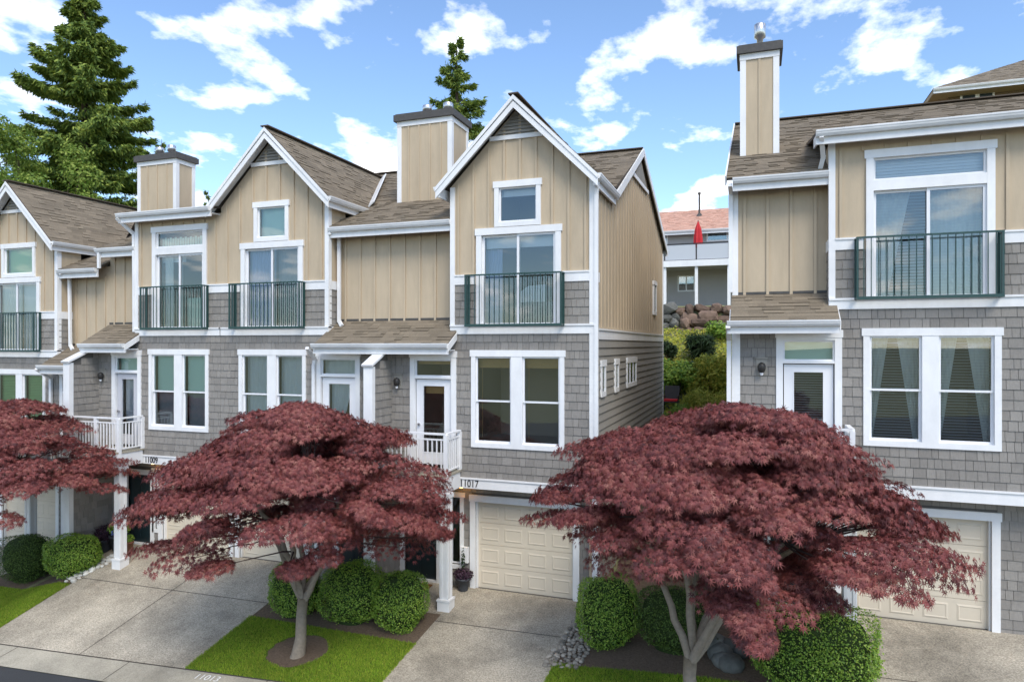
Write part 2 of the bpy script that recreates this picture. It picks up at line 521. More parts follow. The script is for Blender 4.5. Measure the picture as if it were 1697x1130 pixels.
def ground_sheet():
    xs = sorted(set([-600, -300, -150, -80, -60] + list(np.arange(-50, 30.1, 0.8)) + [40, 60, 80, 150, 300, 600]))
    ys = sorted(set([-600, -300, -150, -60, -20, 0, 5, 8, 10.33] + list(np.arange(11, 16.01, 0.3)) + list(np.arange(16, 40, 0.5)) + [37.6, 37.9, 38.3, 45, 60, 100, 200, 400, 700]))
    V = np.array([(x, y, gz(x, y) - 0.03) for y in ys for x in xs]); n = len(xs)
    F = np.array([(j * n + i, j * n + i + 1, (j + 1) * n + i + 1, (j + 1) * n + i) for j in range(len(ys) - 1) for i in range(n - 1)])
    tag(np_mesh('ground', V, F, 'hill_ground', smooth=True), kind='structure')
ground_sheet()
tag(sheet('road', [(-60, -30), (60, -30), (60, 10.33), (-60, 10.33)], 0.0, 'asphalt', 60, 30), kind='structure')
kerb = tag(sheet('kerb', [(-60, 10.33), (60, 10.33), (60, 11.0), (-60, 11.0)], 0.012, 'kerb_concrete', 80, 6), kind='structure')
def strip(x0, y0, x1, y1, w, parent, dz=0.012):
    n = 16; V = []; F = []
    d = Vector((x1 - x0, y1 - y0)).normalized(); s = Vector((-d.y, d.x)) * w / 2
    for i in range(n + 1):
        x = x0 + (x1 - x0) * i / n; y = y0 + (y1 - y0) * i / n
        for sg in (-1, 1):
            V.append((x + s.x * sg, y + s.y * sg, gz(x + s.x * sg, y + s.y * sg) + dz))
    for i in range(n): F.append((2 * i, 2 * i + 2, 2 * i + 3, 2 * i + 1))
    return np_mesh('joint', np.array(V), np.array(F), 'joint', parent)
for x in (-24, -20.4, -16.0, -12.6, -9.0, -5.4, -1.8, 2.0):
    strip(x, 10.36, x, 10.99, 0.018, kerb, 0.017)
strip(-30, 11.0, 10, 11.0, 0.03, kerb, 0.018)
def driveway(x0, x1, joints):
    d = tag(sheet('driveway', [(x0, 11.0), (x1, 11.0), (x1, 15.45), (x0, 15.45)], 0.012, 'concrete', 16, 24), kind='structure')
    for j in joints: strip(*j, 0.02, d, 0.017)
driveway(-17.37, -11.1, [(-14.1, 11, -14.1, 15.4), (-17.37, 13.6, -11.1, 13.55)])
driveway(-6.7, -3.66, [(-6.7, 13.7, -3.66, 13.7)])
driveway(1.85, 8.0, [(1.85, 13.2, 8, 13.2)])
driveway(-27, -20.9, [(-24, 11, -24, 15.4)])
for q in ([(-11.1, 14.0), (-6.7, 14.0), (-6.7, 15.45), (-11.1, 15.45)], [(-20.9, 14.4), (-17.37, 14.4), (-17.37, 15.45), (-20.9, 15.45)],
          [(-0.5, 14.3), (1.85, 14.3), (1.85, 15.45), (-0.5, 15.45)]):
    tag(sheet('entry_path', q, 0.014, 'concrete'), kind='structure')
for q in ([(-11.1, 12.95), (-6.7, 12.75), (-6.7, 14.0), (-11.1, 14.0)], [(-20.9, 13.35), (-17.37, 13.35), (-17.37, 14.4), (-20.9, 14.4)],
          [(-3.66, 12.7), (1.85, 12.4), (1.85, 14.3), (-3.66, 15.3)]):
    tag(sheet('planting_bed', q, 0.010, 'soil'), kind='structure')
tag(sheet('planting_bed', [(-3.3, 15.25), (-.6, 14.3), (-.6, 26.5), (-3.3, 26.5)], 0.012, 'soil', 8, 40), kind='structure')
lawn_quads = ([(-11.1, 11.02), (-6.7, 11.02), (-6.7, 12.75), (-11.1, 12.98)], [(-20.9, 11.02), (-17.39, 11.02), (-17.39, 13.3), (-20.9, 13.35)],
              [(-3.64, 11.02), (1.83, 11.02), (1.83, 12.4), (-3.64, 12.72)])
WELLS = [(-9.05, 12.0, 0.66), (-1.05, 11.5, 0.55), (-20.8, 12.3, 0.6)]
for q in lawn_quads:
    tag(sheet('lawn', q, 0.016, 'turf_base'), kind='structure')
def grass(quads, per_m2):
    P = []
    for q in quads:
        x0, x1 = q[0][0] - .03, q[1][0] + .03; y0, y1 = q[0][1], max(q[2][1], q[3][1])
        n = int((x1 - x0) * (y1 - y0) * per_m2)
        x = rng.uniform(x0, x1, n); y = rng.uniform(y0, y1, n)
        top = q[3][1] + (q[2][1] - q[3][1]) * (x - x0) / (x1 - x0)
        ok = y < top
        for wx, wy, wr in WELLS: ok &= ((x - wx) ** 2 + ((y - wy) * 1.15) ** 2) > (wr * (1 + 0.05 * np.sin(9 * x))) ** 2
        P.append(np.stack([x[ok], y[ok]], 1))
    P = np.concatenate(P); n = len(P)
    z = np.array([gz(a, b) for a, b in P]) + 0.014
    a = rng.uniform(0, 2 * np.pi, n); h = rng.uniform(0.025, 0.06, n); w = rng.uniform(0.004, 0.008, n); ln = rng.uniform(-0.03, 0.03, (n, 2))
    V = np.zeros((n, 3, 3))
    V[:, 0, 0] = P[:, 0] - np.cos(a) * w; V[:, 0, 1] = P[:, 1] - np.sin(a) * w; V[:, 0, 2] = z
    V[:, 1, 0] = P[:, 0] + np.cos(a) * w; V[:, 1, 1] = P[:, 1] + np.sin(a) * w; V[:, 1, 2] = z
    V[:, 2, 0] = P[:, 0] + ln[:, 0]; V[:, 2, 1] = P[:, 1] + ln[:, 1]; V[:, 2, 2] = z + h
    o = np_mesh('grass', V.reshape(-1, 3), np.arange(3 * n).reshape(-1, 3), 'grass', None, rng.random(n))
    tag(o, 'short green mown grass covering the front lawns', 'grass', kind='stuff')
grass(lawn_quads, 5200)
for wx, wy, wr in WELLS:
    m = MB(); n = 28
    ring = [(wx + wr * math.cos(2 * math.pi * k / n) * (1 + .06 * math.sin(3 * k)), wy + wr / 1.15 * math.sin(2 * math.pi * k / n)) for k in range(n)]
    V = [(wx, wy, gz(wx, wy) + 0.03)] + [(x, y, gz(x, y) + 0.021) for x, y in ring]
    F = [(0, 1 + k, 1 + (k + 1) % n) for k in range(n)]
    tag(np_mesh('tree_well', np.array(V), np.array(F), 'soil'), kind='structure')
k013 = text_mesh('kerb_number', '11013', 0.22, 'paint_white', kerb, (0, 0, 0), Matrix.Identity(4), 1.15, 0.001)
xk, yk = -10.35, 10.83
sl = math.atan(0.1 / 0.67)
k013.matrix_basis = Matrix.Translation((xk, yk, gz(xk, yk) + 0.021)) @ Matrix.Rotation(sl, 4, 'X') @ Matrix.Rotation(-math.atan(0.054), 4, 'Y')

# ------------------------------------------------------------------ windows, doors, railings
Y0 = 15.0          # front of the bays and of the main storey
YU = 15.46         # upper storey set back over the entries
YL = 15.45         # garage storey
FR = 0.11

def room_box(parent, x0, x1, z0, z1, y, depth=1.4):
    m = MB(); a = 0.004
    x0 -= a; x1 += a; z0 -= a; z1 += a
    m.poly([(x0, y, z0), (x1, y, z0), (x1, y + depth, z0), (x0, y + depth, z0)])
    m.poly([(x0, y, z1), (x1, y, z1), (x1, y + depth, z1), (x0, y + depth, z1)])
    m.poly([(x0, y, z0), (x0, y, z1), (x0, y + depth, z1), (x0, y + depth, z0)])
    m.poly([(x1, y, z0), (x1, y, z1), (x1, y + depth, z1), (x1, y + depth, z0)])
    m.poly([(x0, y + depth, z0), (x1, y + depth, z0), (x1, y + depth, z1), (x0, y + depth, z1)])
    m.build('room', 'room', parent)

def sash(parent, x0, x1, z0, z1, y, w=0.045, name='sash', matn='vinyl', glass=True):
    m = MB()
    m.box(x0, x0 + w, y, y + 0.05, z0, z1); m.box(x1 - w, x1, y, y + 0.05, z0, z1)
    m.box(x0 + w, x1 - w, y, y + 0.05, z0, z0 + w); m.box(x0 + w, x1 - w, y, y + 0.05, z1 - w, z1)
    o = m.build(name, matn, parent)
    if glass:
        g = MB(); g.poly([(x0 + w, y + .022, z0 + w), (x1 - w, y + .022, z0 + w), (x1 - w, y + .022, z1 - w), (x0 + w, y + .022, z1 - w)]); g.build('pane', 'glass', parent)
    return o

def blinds(parent, x0, x1, z0, z1, y, matn, step=0.05, tilt=0.6, half=None):
    m = MB(); n = int((z1 - z0) / step)
    for i in range(n):
        z = z1 - (i + 0.5) * step; t = half or step * .52
        c, s = t * math.cos(tilt), t * math.sin(tilt)
        m.prism([(x0, y - c, z - s), (x0, y + c, z + s), (x0, y + c, z + s + .002), (x0, y - c, z - s + .002)], (x1 - x0, 0, 0))
    m.build('blind', matn, parent)
def shade(parent, x0, x1, z0, z1, y, matn):
    m = MB(); m.box(x0, x1, y, y + 0.006, z0, z1); m.build('shade', matn, parent)
def curtain(parent, x0, x1, z0, z1, y, matn, tie=0.0, folds=7):
    """hanging cloth with folds; tie > 0 pulls its lower end to one side"""
    nx, nz = folds * 4, 10; V = []; F = []
    for j in range(nz + 1):
        t = j / nz
        for i in range(nx + 1):
            s = i / nx
            xa, xb = x0, x1
            k = tie * (1 - t)
            if k > 0: xb = x1 - (x1 - x0) * k
            if k < 0: xa = x0 - (x1 - x0) * k
            V.append((xa + (xb - xa) * s, y + 0.025 * math.sin(s * folds * 2 * math.pi) * (0.6 + 0.4 * t), z0 + (z1 - z0) * t))
    for j in range(nz):
        for i in range(nx):
            k = j * (nx + 1) + i; F.append((k, k + 1, k + nx + 2, k + nx + 1))
    np_mesh('curtain', np.array(V), np.array(F), matn, parent, smooth=True)

def trim_frame(parent, x0, x1, z0, z1, y, name='window', w=FR, header=0.15, sill=True, posts=()):
    """white casing round an opening; x0..z1 is its outer edge. returns part object"""
    m = MB(); d = 0.045
    m.box(x0 - 0.03, x1 + 0.03, y - d - 0.008, y + 0.03, z1 - header, z1)
    m.box(x0, x0 + w, y - d, y + 0.1, z0, z1 - header); m.box(x1 - w, x1, y - d, y + 0.1, z0, z1 - header)
    if sill: m.box(x0 + w, x1 - w, y - d, y + 0.1, z0, z0 + w)
    for a, b in posts: m.box(a, b, y - d, y + 0.1, z0 + (w if sill else 0), z1 - header)
    return m.build(name, 'white', parent)

def main_window(parent, x0, x1, z0, z1, style):
    """pair of double-hung windows in one casing, on plane Y0"""
    xm = (x0 + x1) / 2; hd = 0.15
    win = trim_frame(parent, x0, x1, z0, z1, Y0, posts=((xm - 0.14, xm + 0.14),))
    zi0, zi1 = z0 + FR, z1 - hd; zm = zi0 + (zi1 - zi0) * 0.475
    room_box(win, x0 + FR, x1 - FR, zi0, zi1, Y0 + 0.1, 1.6)
    for k, (a, b) in enumerate(((x0 + FR, xm - 0.14), (xm + 0.14, x1 - FR))):
        sash(win, a, b, zm, zi1, Y0 + 0.005, 0.04)
        sash(win, a, b, zi0, zm + 0.045, Y0 + 0.04, 0.045)
        yi = Y0 + 0.16
        if style == 'bamboo':
            mb = MB(); 
            for i in range(9): mb.box(a + .01, b - .01, yi - .012 * (i % 2), yi + 0.012, zi1 - 0.03 * (i + 1), zi1 - 0.03 * i - 0.004)
            mb.build('bamboo_shade', 'bamboo', win)
            mb = MB(); mb.tube([(a + 0.1, yi, zi1 - .2), (a + 0.1, yi, zi0 + .1)], 0.006, 5); mb.build('cord', 'bamboo', win)
        elif style == 'green':
            shade(win, a + .03, b - .01, zm, zi1, yi, 'blind_green'); shade(win, a + .02, b - .02, zi0, zm, yi + .05, 'blind_dark')
        elif style == 'sheer':
            curtain(win, a, b, zi0, zi1, yi + .04, 'curtain_white', 0, 6)
        elif style == 'bright':
            blinds(win, a + .01, b - .01, zi0, zi1, yi, 'blind_bright', 0.05, 0.9)
        elif style == 'tied':
            blinds(win, a + .01, b - .01, zi0, zi1, yi, 'blind_white', 0.055, 0.12, .02)
            w = (b - a)
            curtain(win, a, a + w * 0.42, zi0, zi1, yi + .12, 'curtain_white', 0.75, 4)
            curtain(win, b - w * 0.42, b, zi0, zi1, yi + .12, 'curtain_white', -0.75, 4)

def slider(parent, x0, x1, z0, z1, style, transom=None):
    """patio slider on the upper bay front; transom = z of the bar below a fixed light"""
    win = trim_frame(parent, x0, x1, z0, z1, Y0, 'patio_door', 0.13, 0.16, False)
    a, b, zt = x0 + 0.13, x1 - 0.13, z1 - 0.16
    room_box(win, a, b, z0, zt, Y0 + 0.1, 2.4)
    yi = Y0 + 0.18
    if transom:
        m = MB(); m.box(a, b, Y0 - 0.042, Y0 + 0.1, transom, transom + 0.2); m.build('transom_bar', 'white', win)
        sash(win, a, b, transom + 0.2, zt, Y0 + 0.02, 0.04)
        if style == 'lace':
            m = MB()
            for i in range(18):
                xa = a + .03 + (b - a - .06) * i / 18
                m.box(xa, xa + (b - a) / 18 * .8, yi, yi + .004, transom + .2, transom + .48 + .03 * (i % 2))
            m.build('lace_valance', 'blind_green', win)
        else:
            blinds(win, a, b, transom + .2, zt, yi, 'blind_white', 0.06, 1.25)
        zt = transom
    xm = (a + b) / 2
    sash(win, a, xm + 0.03, z0 + 0.02, zt, Y0 + 0.045, 0.055)
    sash(win, xm - 0.03, b, z0 + 0.02, zt, Y0 + 0.0, 0.055)
    za = z0 + 0.1
    if style == 'roller':
        shade(win, a + .05, b - .05, zt - 0.30, zt - 0.03, yi, 'blind_white')
        mb = MB()
        mb.box(xm - .45, xm + .85, Y0 + 1.1, Y0 + 2.2, z0, z0 + .62); mb.build('bed', 'blind_dark', win)
        mb = MB(); mb.prism([(xm - .4, Y0 + 1.05, z0 + .62), (xm - .35, Y0 + 1.05, z0 + .85), (xm - .1, Y0 + 1.05, z0 + 1.02), (xm + .35, Y0 + 1.05, z0 + 1.05), (xm + .35, Y0 + 1.05, z0 + .62)], (0, .3, 0)); mb.build('pillow', 'blind_white', win)
        curtain(win, a, a + .42, z0, zt - .3, yi + .1, 'curtain_blue', 0, 5)
    elif style == 'blue':
        curtain(win, a, xm, z0 + .03, zt, yi, 'curtain_blue', 0, 7); curtain(win, xm, b, z0 + .03, zt, yi + .1, 'blind_dark', 0, 5)
    elif style == 'lace':
        curtain(win, a + .15, a + .45, z0, zt, yi, 'curtain_white', 0, 4); curtain(win, b - .16, b, z0, zt, yi, 'curtain_white', 0, 3)
        shade(win, a, xm, zt - .2, zt, yi + .05, 'blind_white'); shade(win, xm, b, z0, z0 + .9, yi + .1, 'blind_green')
    elif style == 'white':
        curtain(win, a, xm, z0, zt, yi, 'curtain_white', 0, 6); shade(win, xm, b, z0, zt, yi + .05, 'blind_white')
    elif style == 'venetian':
        blinds(win, a + .02, b - .02, z0, zt, yi, 'blind_white', 0.06, 0.25, .022)
        curtain(win, a, xm - .25, z0, zt, yi + .14, 'curtain_white', .6, 5); curtain(win, xm + .02, b, z0, zt, yi + .14, 'curtain_white', 0, 8)

def small_window(parent, x0, x1, z0, z1, shade_mat=None, y=Y0):
    win = trim_frame(parent, x0, x1, z0, z1, y)
    sash(win, x0 + FR, x1 - FR, z0 + FR, z1 - 0.15, y + 0.02, 0.035)
    room_box(win, x0 + FR, x1 - FR, z0 + FR, z1 - 0.15, y + 0.1)
    if shade_mat == 'half':
        shade(win, x0 + FR, x1 - FR, z1 - 0.34, z1 - 0.15, y + .16, 'blind_white')
    elif shade_mat: shade(win, x0 + FR, x1 - FR, z0 + FR, z1 - 0.15, y + .16, shade_mat)

def balcony_door(parent, x0, x1, z0, z1, style, mirror):
    """door with a transom light in one tall casing; outer edges given"""
    m = MB(); w = 0.13; zd = z0 + 2.1; zt0, zt1 = z1 - 0.62, z1 - 0.2
    m.box(x0 - .02, x1 + .02, Y0 - .055, Y0 + .03, z1 - .15, z1)
    m.box(x0, x0 + w, Y0 - .045, Y0 + .1, z0, z1 - .15); m.box(x1 - w, x1, Y0 - .045, Y0 + .1, z0, z1 - .15)
    m.box(x0 + w, x1 - w, Y0 - .042, Y0 + .1, zd, zt0); m.box(x0 + w, x1 - w, Y0 - .042, Y0 + .1, zt1, z1 - .15)
    d = m.build('balcony_door', 'white', parent)
    a, b = x0 + w, x1 - w
    sash(d, a, b, zt0, zt1, Y0 + .0, 0.035)
    room_box(d, a, b, z0, zt1, Y0 + .12, 1.4)
    # door leaf with a long light
    ly = Y0 + 0.03; g0, g1, ga, gb = z0 + .3, zd - .17, a + .2, b - .2
    m = MB(); matl = 'vinyl_grey' if style == 'grey' else 'vinyl'
    wall_holes(m, a + .02, b - .02, ly, ly + .045, z0 + .02, zd - .02, [(ga, gb, g0, g1)])
    leaf = m.build('door_leaf', matl, d)
    sash(d, ga - .02, gb + .02, g0 - .02, g1 + .02, ly - .008, 0.03, 'light_frame', matl)
    m = MB(); hx = (b - .1) if mirror else (a + .1)
    m.tube([(hx, ly, z0 + .98), (hx, ly - .06, z0 + .98)], [.028, .034], 10); m.build('knob', 'metal', d)
    yi = Y0 + .17
    if style == 'bamboo':
        mb = MB(); mb.box(ga, gb, yi, yi + .02, g1 - .2, g1); mb.box(a, b, yi, yi + .02, zt1 - .12, zt1); mb.build('bamboo_shade', 'bamboo', d)
    elif style == 'venetian':
        blinds(d, ga, gb, g0, g1, yi, 'blind_white', 0.05, 0.15, .02); shade(d, a, b, zt0, zt1, yi, 'blind_green')
    elif style == 'grey':
        shade(d, ga, gb, g0 + .4, g1, yi, 'frost'); shade(d, a, b, zt0, zt1, yi, 'blind_green')
    else:
        curtain(d, ga, gb, g0, g1, yi, 'curtain_white', 0.7, 4); curtain(d, a, b, zt0, zt1, yi, 'curtain_white', 0, 5)

def juliet(parent, x0, x1, z0, z1, depth=0.28):
    yf = Y0 - depth; r = MB()
    for z, t in ((z1, .035), (z0 + .03, .06)):
        r.box(x0, x1, yf, yf + .035, z - t, z)
        r.box(x0, x0 + .035, yf + .035, Y0 - .004, z - t, z); r.box(x1 - .035, x1, yf + .035, Y0 - .004, z - t, z)
    for x in (x0, x1 - .04):
        r.box(x + .002, x + .038, yf + .002, yf + .036, z0 - .02, z1 - .003)
        r.box(x - .012, x + .052, Y0 - .07, Y0 - .05, z0 - .02, z1 - .004)
    rail = r.build('balcony_rail', 'green', parent)
    n = round((x1 - x0) / 0.125); me = None
    for i in range(1, n):
        x = x0 + (x1 - x0) * i / n
        if me is None:
            b = MB(); b.box(-.008, .008, -.008, .008, z0, z1 - .03); o = b.build('bar', 'green', rail); me = o.data
        else: o = link('bar', me, rail)
        o.location = (x, yf + .017, 0)
    for x in (x0 + .018, x1 - .018):
        for y in (yf + .11, yf + .19):
            o = link('bar', me, rail); o.location = (x, y, 0)

def balcony(parent, x0, x1, zd, wall_left, wall_right, yf=14.15):
    """deck with white rail; wall_left/right True where a wing wall closes that end"""
    m = MB(); m.box(x0, x1, yf - .02, Y0 - .003, zd - .05, zd); deck = m.build('balcony_deck', 'kerb_concrete', parent)
    m = MB(); m.box(x0 + .02, x1 - .02, yf, yf + .05, zd - .42, zd - .052); m.box(x0 + .02, x0 + .07, yf + .05, Y0 - .06, zd - .42, zd - .052)
    m.box(x1 - .07, x1 - .02, yf + .05, Y0 - .06, zd - .42, zd - .052); m.box(x0 + .07, x1 - .07, yf + .05, Y0 - .06, zd - .2, zd - .16)
    m.build('balcony_skirt', 'white', parent)
    zt = zd + 0.93; r = MB()
    runs = [((x0 + .04, yf + .03), (x1 - .04, yf + .03))]
    if not wall_left: runs.append(((x0 + .04, yf + .03), (x0 + .04, Y0 - .06)))
    if not wall_right: runs.append(((x1 - .04, yf + .03), (x1 - .04, Y0 - .06)))
    for (a, b) in runs:
        r.bar((*a, zt), (*b, zt), .09, .04)
        r.bar((*a, zt - .13), (*b, zt - .13), .04, .035); r.bar((*a, zd + .08), (*b, zd + .08), .04, .035)
    posts = {runs[0][0], runs[0][1], ((x0 + x1) / 2, yf + .03)} | {q for _, q in runs[1:]}
    for (x, y) in posts:
        r.box(x - .045, x + .045, y - .045, y + .045, zd - .3 if y < yf + .1 else zd, zt - .022)
    rail = r.build('balcony_rail', 'white', parent); me = None
    for (a, b) in runs:
        L = math.hypot(b[0] - a[0], b[1] - a[1]); n = max(2, round(L / .115))
        for i in range(1, n):
            x, y = a[0] + (b[0] - a[0]) * i / n, a[1] + (b[1] - a[1]) * i / n
            if any(math.hypot(x - p[0], y - p[1]) < .06 for p in posts): continue
            if me is None:
                q = MB(); q.box(-.014, .014, -.014, .014, zd + .06, zt - .14); o = q.build('baluster', 'white', rail); me = o.data
            else: o = link('baluster', me, rail)
            o.location = (x, y, 0)

def column(parent, x, y, zb, zt):
    m = MB(); h = .105
    m.box(x - h, x + h, y - h, y + h, zb + .2, zt)
    for s in (-1, 1):
        m.box(x + s * .075 - .03, x + s * .075 + .03, y - h - .012, y - h, zb + .3, zt - .14)
        for yy in (y - .075, y + .075): m.box(x + (h if s > 0 else -h - .012), x + (h + .012 if s > 0 else -h), yy - .03, yy + .03, zb + .3, zt - .14)
    m.box(x - .15, x + .15, y - .15, y + .15, zb - .3, zb + .22); m.box(x - .165, x + .165, y - .165, y + .165, zb + .22, zb + .26)
    m.box(x - .14, x + .14, y - .14, y + .14, zt - .1, zt - .001)
    m.build('column', 'white', parent)

def garage_door(parent, x0, x1, z0, z1):
    m = MB(); w = .14
    m.box(x0 - w, x0, YL - .05, YL + .1, z0, z1); m.box(x1, x1 + w, YL - .05, YL + .1, z0, z1)
    m.box(x0 - w - .02, x1 + w + .02, YL - .06, YL + .1, z1, z1 + .16)
    for x in (x0, x1 - .035): m.box(x, x + .035, YL + .02, YL + .14, z0, z1)
    g = m.build('garage_door', 'white', parent)
    a, b, yd = x0 + .035, x1 - .035, YL + .10
    rows = 4; e = (z1 - z0) / rows; cols = 4; me = None
    for r in range(rows):
        za = z0 + r * e
        m = MB(); m.box(a, b, yd, yd + .04, za + .004, za + e - .004); s = m.build('door_section', 'cream', g)
        for c in range(cols):
            pw = (b - a) / cols; xa = a + pw * c + .07; wd = pw - .14; hh = e - .2
            if me is None:
                p = MB(); t = .012
                o_ = [(0, 0, 0), (wd, 0, 0), (wd, 0, hh), (0, 0, hh)]; i_ = [(.035, -t, .035), (wd - .035, -t, .035), (wd - .035, -t, hh - .035), (.035, -t, hh - .035)]
                q_ = [(.055, -.004, .055), (wd - .055, -.004, .055), (wd - .055, -.004, hh - .055), (.055, -.004, hh - .055)]
                p.v = o_ + i_ + q_
                for k in range(4):
                    j = (k + 1) % 4
                    p.f += [(k, j, 4 + j, 4 + k), (4 + k, 4 + j, 8 + j, 8 + k)]
                p.f.append((8, 9, 10, 11))
                o = p.build('panel', 'cream', s); me = o.data
            else: o = link('panel', me, s)
            o.location = (xa, yd - .0005, za + .1)

def wall_lamp(parent, x, z, y=Y0):
    m = MB(); m.box(x - .11, x + .11, y - .03, y, z - .2, z + .16); m.box(x - .12, x + .12, y - .06, y - .031, z + .14, z + .17)
    l = m.build('wall_lamp', 'lap', parent)
    m = MB(); m.lathe((x, y - .11, z - .14), [(.05, 0), (.075, .05), (.08, .13), (.06, .18), (.01, .21)], 14)
    m.build('lamp_shade', 'lamp_dark', l, True)
    m = MB(); m.lathe((x, y - .11, z - .2), [(.02, 0), (.035, .03), (.03, .07)], 10); m.build('bulb', 'vinyl', l, True)

def battens(parent, xs, y, ztop, z0, side=None):
    """vertical battens; ztop is a function; side: None for front walls, else X of a wall facing +X (xs are then Y)"""
    for x in xs:
        zt = ztop(x)
        for (a, b) in (z0(x) if callable(z0) else [(z0, 1e9)]):
            b = min(b, zt)
            if b - a < .05: continue
            m = MB()
            if side is None: m.box(x - .028, x + .028, y - .032, y - .0005, a, b)
            else: m.box(side + .0005, side + .02, x - .025, x + .025, a, b)
            m.build('batten', 'tan', parent)

# ------------------------------------------------------------------ one townhouse
def townhouse(p):
    dz = p['dz']; Z = lambda z: z + HC + dz
    x0, x1 = p['bay']; r0, r1 = p['recess']; left_entry = r0 < x0
    full0, full1 = min(x0, r0), max(x1, r1)
    T = empty('townhouse', ((x0 + x1) / 2, Y0, Z(-5.96)), p['label'], 'townhouse')
    wx0, wx1 = p['window']; sx0, sx1 = p['slider']
    gable = p.get('apex')
    shakes = []
    # --- main storey
    dx0, dx1 = p['door']
    z_lo, z_hi = Z(-3.20), Z(0.25)
    hw = (wx0 + .05, wx1 - .05, Z(-2.43) + .05, Z(-.13) - .05); hd = (dx0 + .05, dx1 - .05, Z(-3.1), Z(-.16) - .05)
    m = MB(); wall_holes(m, full0, full1, Y0 + .001, Y0 + .16, Z(-3.42), z_hi, [hw, hd]); mw = m.build('main_wall', 'shake_back', T)
    sh = shake_list((full0, Y0), (1, 0), full1 - full0, z_lo, z_hi, [(h[0] - full0, h[1] - full0, h[2], h[3]) for h in (hw, hd)])
    main_window(T, wx0, wx1, Z(-2.43), Z(-.13), p['win_style'])
    balcony_door(T, dx0, dx1, Z(-2.93), Z(-.16), p['door_style'], not left_entry)
    # --- bands
    m = MB(); m.box(full0, full1, Y0 - .035, YL + .1, Z(-3.42), Z(-3.20)); m.box(full0, full1, Y0 - .06, Y0 + .1, Z(-3.20), Z(-3.165)); m.build('lower_band', 'white', T)
    m = MB(); m.box(x0 - .01, x1 + .01, Y0 - .04, Y0 + .2, Z(.25), Z(.43)); m.box(x0 - .02, x1 + .02, Y0 - .065, Y0 + .2, Z(.43), Z(.47)); m.build('upper_band', 'white', T)
    # --- upper bay
    zs0, zs1 = Z(.43), (Z(3.36) if p.get('transom') else Z(2.74))
    tw = p.get('topwin'); ztan = Z(1.66)
    eave = Z(3.75) if gable else Z(3.62)
    hs = (sx0 + .05, sx1 - .05, zs0, zs1 - .05)
    holes = [hs] + ([(tw[0] + .05, tw[1] - .05, Z(2.72) + .05, Z(3.82) - .05)] if tw else [])
    m = MB(); wall_holes(m, x0, x1, Y0 + .002, Y0 + .14, Z(.26), min(eave, Z(3.75)), holes)
    m.box(x0, x0 + .1, Y0 + .14, YU + .3, Z(.26), eave); m.box(x1 - .1, x1, Y0 + .14, YU + .3, Z(.26), eave)
    if gable:
        ap = Z(5.52); g0, g1 = gable - 1.75, gable + 1.75
        # gable triangle, cut round the small window's head
        zc = Z(3.82) - .05; hx0, hx1 = tw[0] + .05, tw[1] - .05
        zl = lambda x: eave + (1.75 - abs(x - gable)) * (ap - eave) / 1.75
        m.prism([(g0, Y0 + .002, eave), (hx0, Y0 + .002, eave), (hx0, Y0 + .002, zl(hx0))], (0, .138, 0))
        m.prism([(hx1, Y0 + .002, eave), (g1, Y0 + .002, eave), (hx1, Y0 + .002, zl(hx1))], (0, .138, 0))
        m.prism([(hx0, Y0 + .002, zc), (hx1, Y0 + .002, zc), (hx1, Y0 + .002, zl(hx1)), (gable, Y0 + .002, ap), (hx0, Y0 + .002, zl(hx0))], (0, .138, 0))
    up = m.build('upper_wall', 'tan', T)
    # wainscot of shakes with its white cap
    la, lb = x0 + (0 if p.get('joined') == -1 else .1), x1 - (0 if p.get('joined') == 1 else .1)
    sh += shake_list((la, Y0 + .002), (1, 0), lb - la, Z(.47), Z(1.43), [(sx0 - la, sx1 - la, zs0, zs1)])
    for a, b in ((la, sx0 - .031), (sx1 + .031, lb)):
        if b - a > .03:
            m = MB(); m.box(a, b, Y0 - .03, Y0 + .01, Z(1.43), Z(1.63)); m.box(a, b, Y0 - .05, Y0 + .01, Z(1.63), Z(1.665)); m.build('wainscot_cap', 'white', T)
    for s, xx in ((-1, x0), (1, x1)):
        if p.get('joined') == s: continue
        xa, xb = (xx - .03, xx - .0005) if s < 0 else (xx + .0005, xx + .03)
        m = MB(); m.box(xa, xb, Y0 + .02, YU, Z(1.43), Z(1.65)); m.build('wainscot_cap', 'white', T)
        sh += shake_list((xx, YU) if s < 0 else (xx, Y0 + .02), (0, -1) if s < 0 else (0, 1), YU - Y0 - .02, Z(.3), Z(1.43))
    # corner boards
    for s, xx in ((-1, x0), (1, x1)):
        if p.get('joined') == s: continue
        m = MB(); xa, xb = (xx - .02, xx + .1) if s < 0 else (xx - .1, xx + .02)
        m.box(xa, xb, Y0 - .036, Y0 + .1, Z(.252), eave + (.02 if gable else -.02)); m.build('corner_board', 'white', T)
    # battens on the bay
    def spans(x):
        out = [(ztan, 1e9)]
        for h in ((sx0 - .03, sx1 + .03, zs0, zs1),) + (((tw[0] - .03, tw[1] + .03, Z(2.72), Z(3.82)),) if tw else ()):
            if h[0] - .025 < x < h[1] + .025:
                out = [q for a, b in out for q in ((a, min(b, h[2])), (max(a, h[3]), b)) if q[1] - q[0] > .03]
        return out
    n = round((x1 - x0) / .41)
    ztop = (lambda x: zl(x) - .12) if gable else (lambda x: eave - .15)
    battens(up, [x0 + (x1 - x0) * (i + .5) / n for i in range(n)], Y0 + .002, ztop, spans)
    slider(T, sx0, sx1, zs0, zs1, p['slide_style'], Z(2.56) if p.get('transom') else None)
    if tw: small_window(T, tw[0], tw[1], Z(2.72) + .035, Z(3.82), p.get('top_style'))
    juliet(T, sx0 - .2, sx1 + .08, Z(.45), Z(1.64))
    # --- recessed upper wall over the entry
    ze = Z(p.get('recess_eave', 3.01))
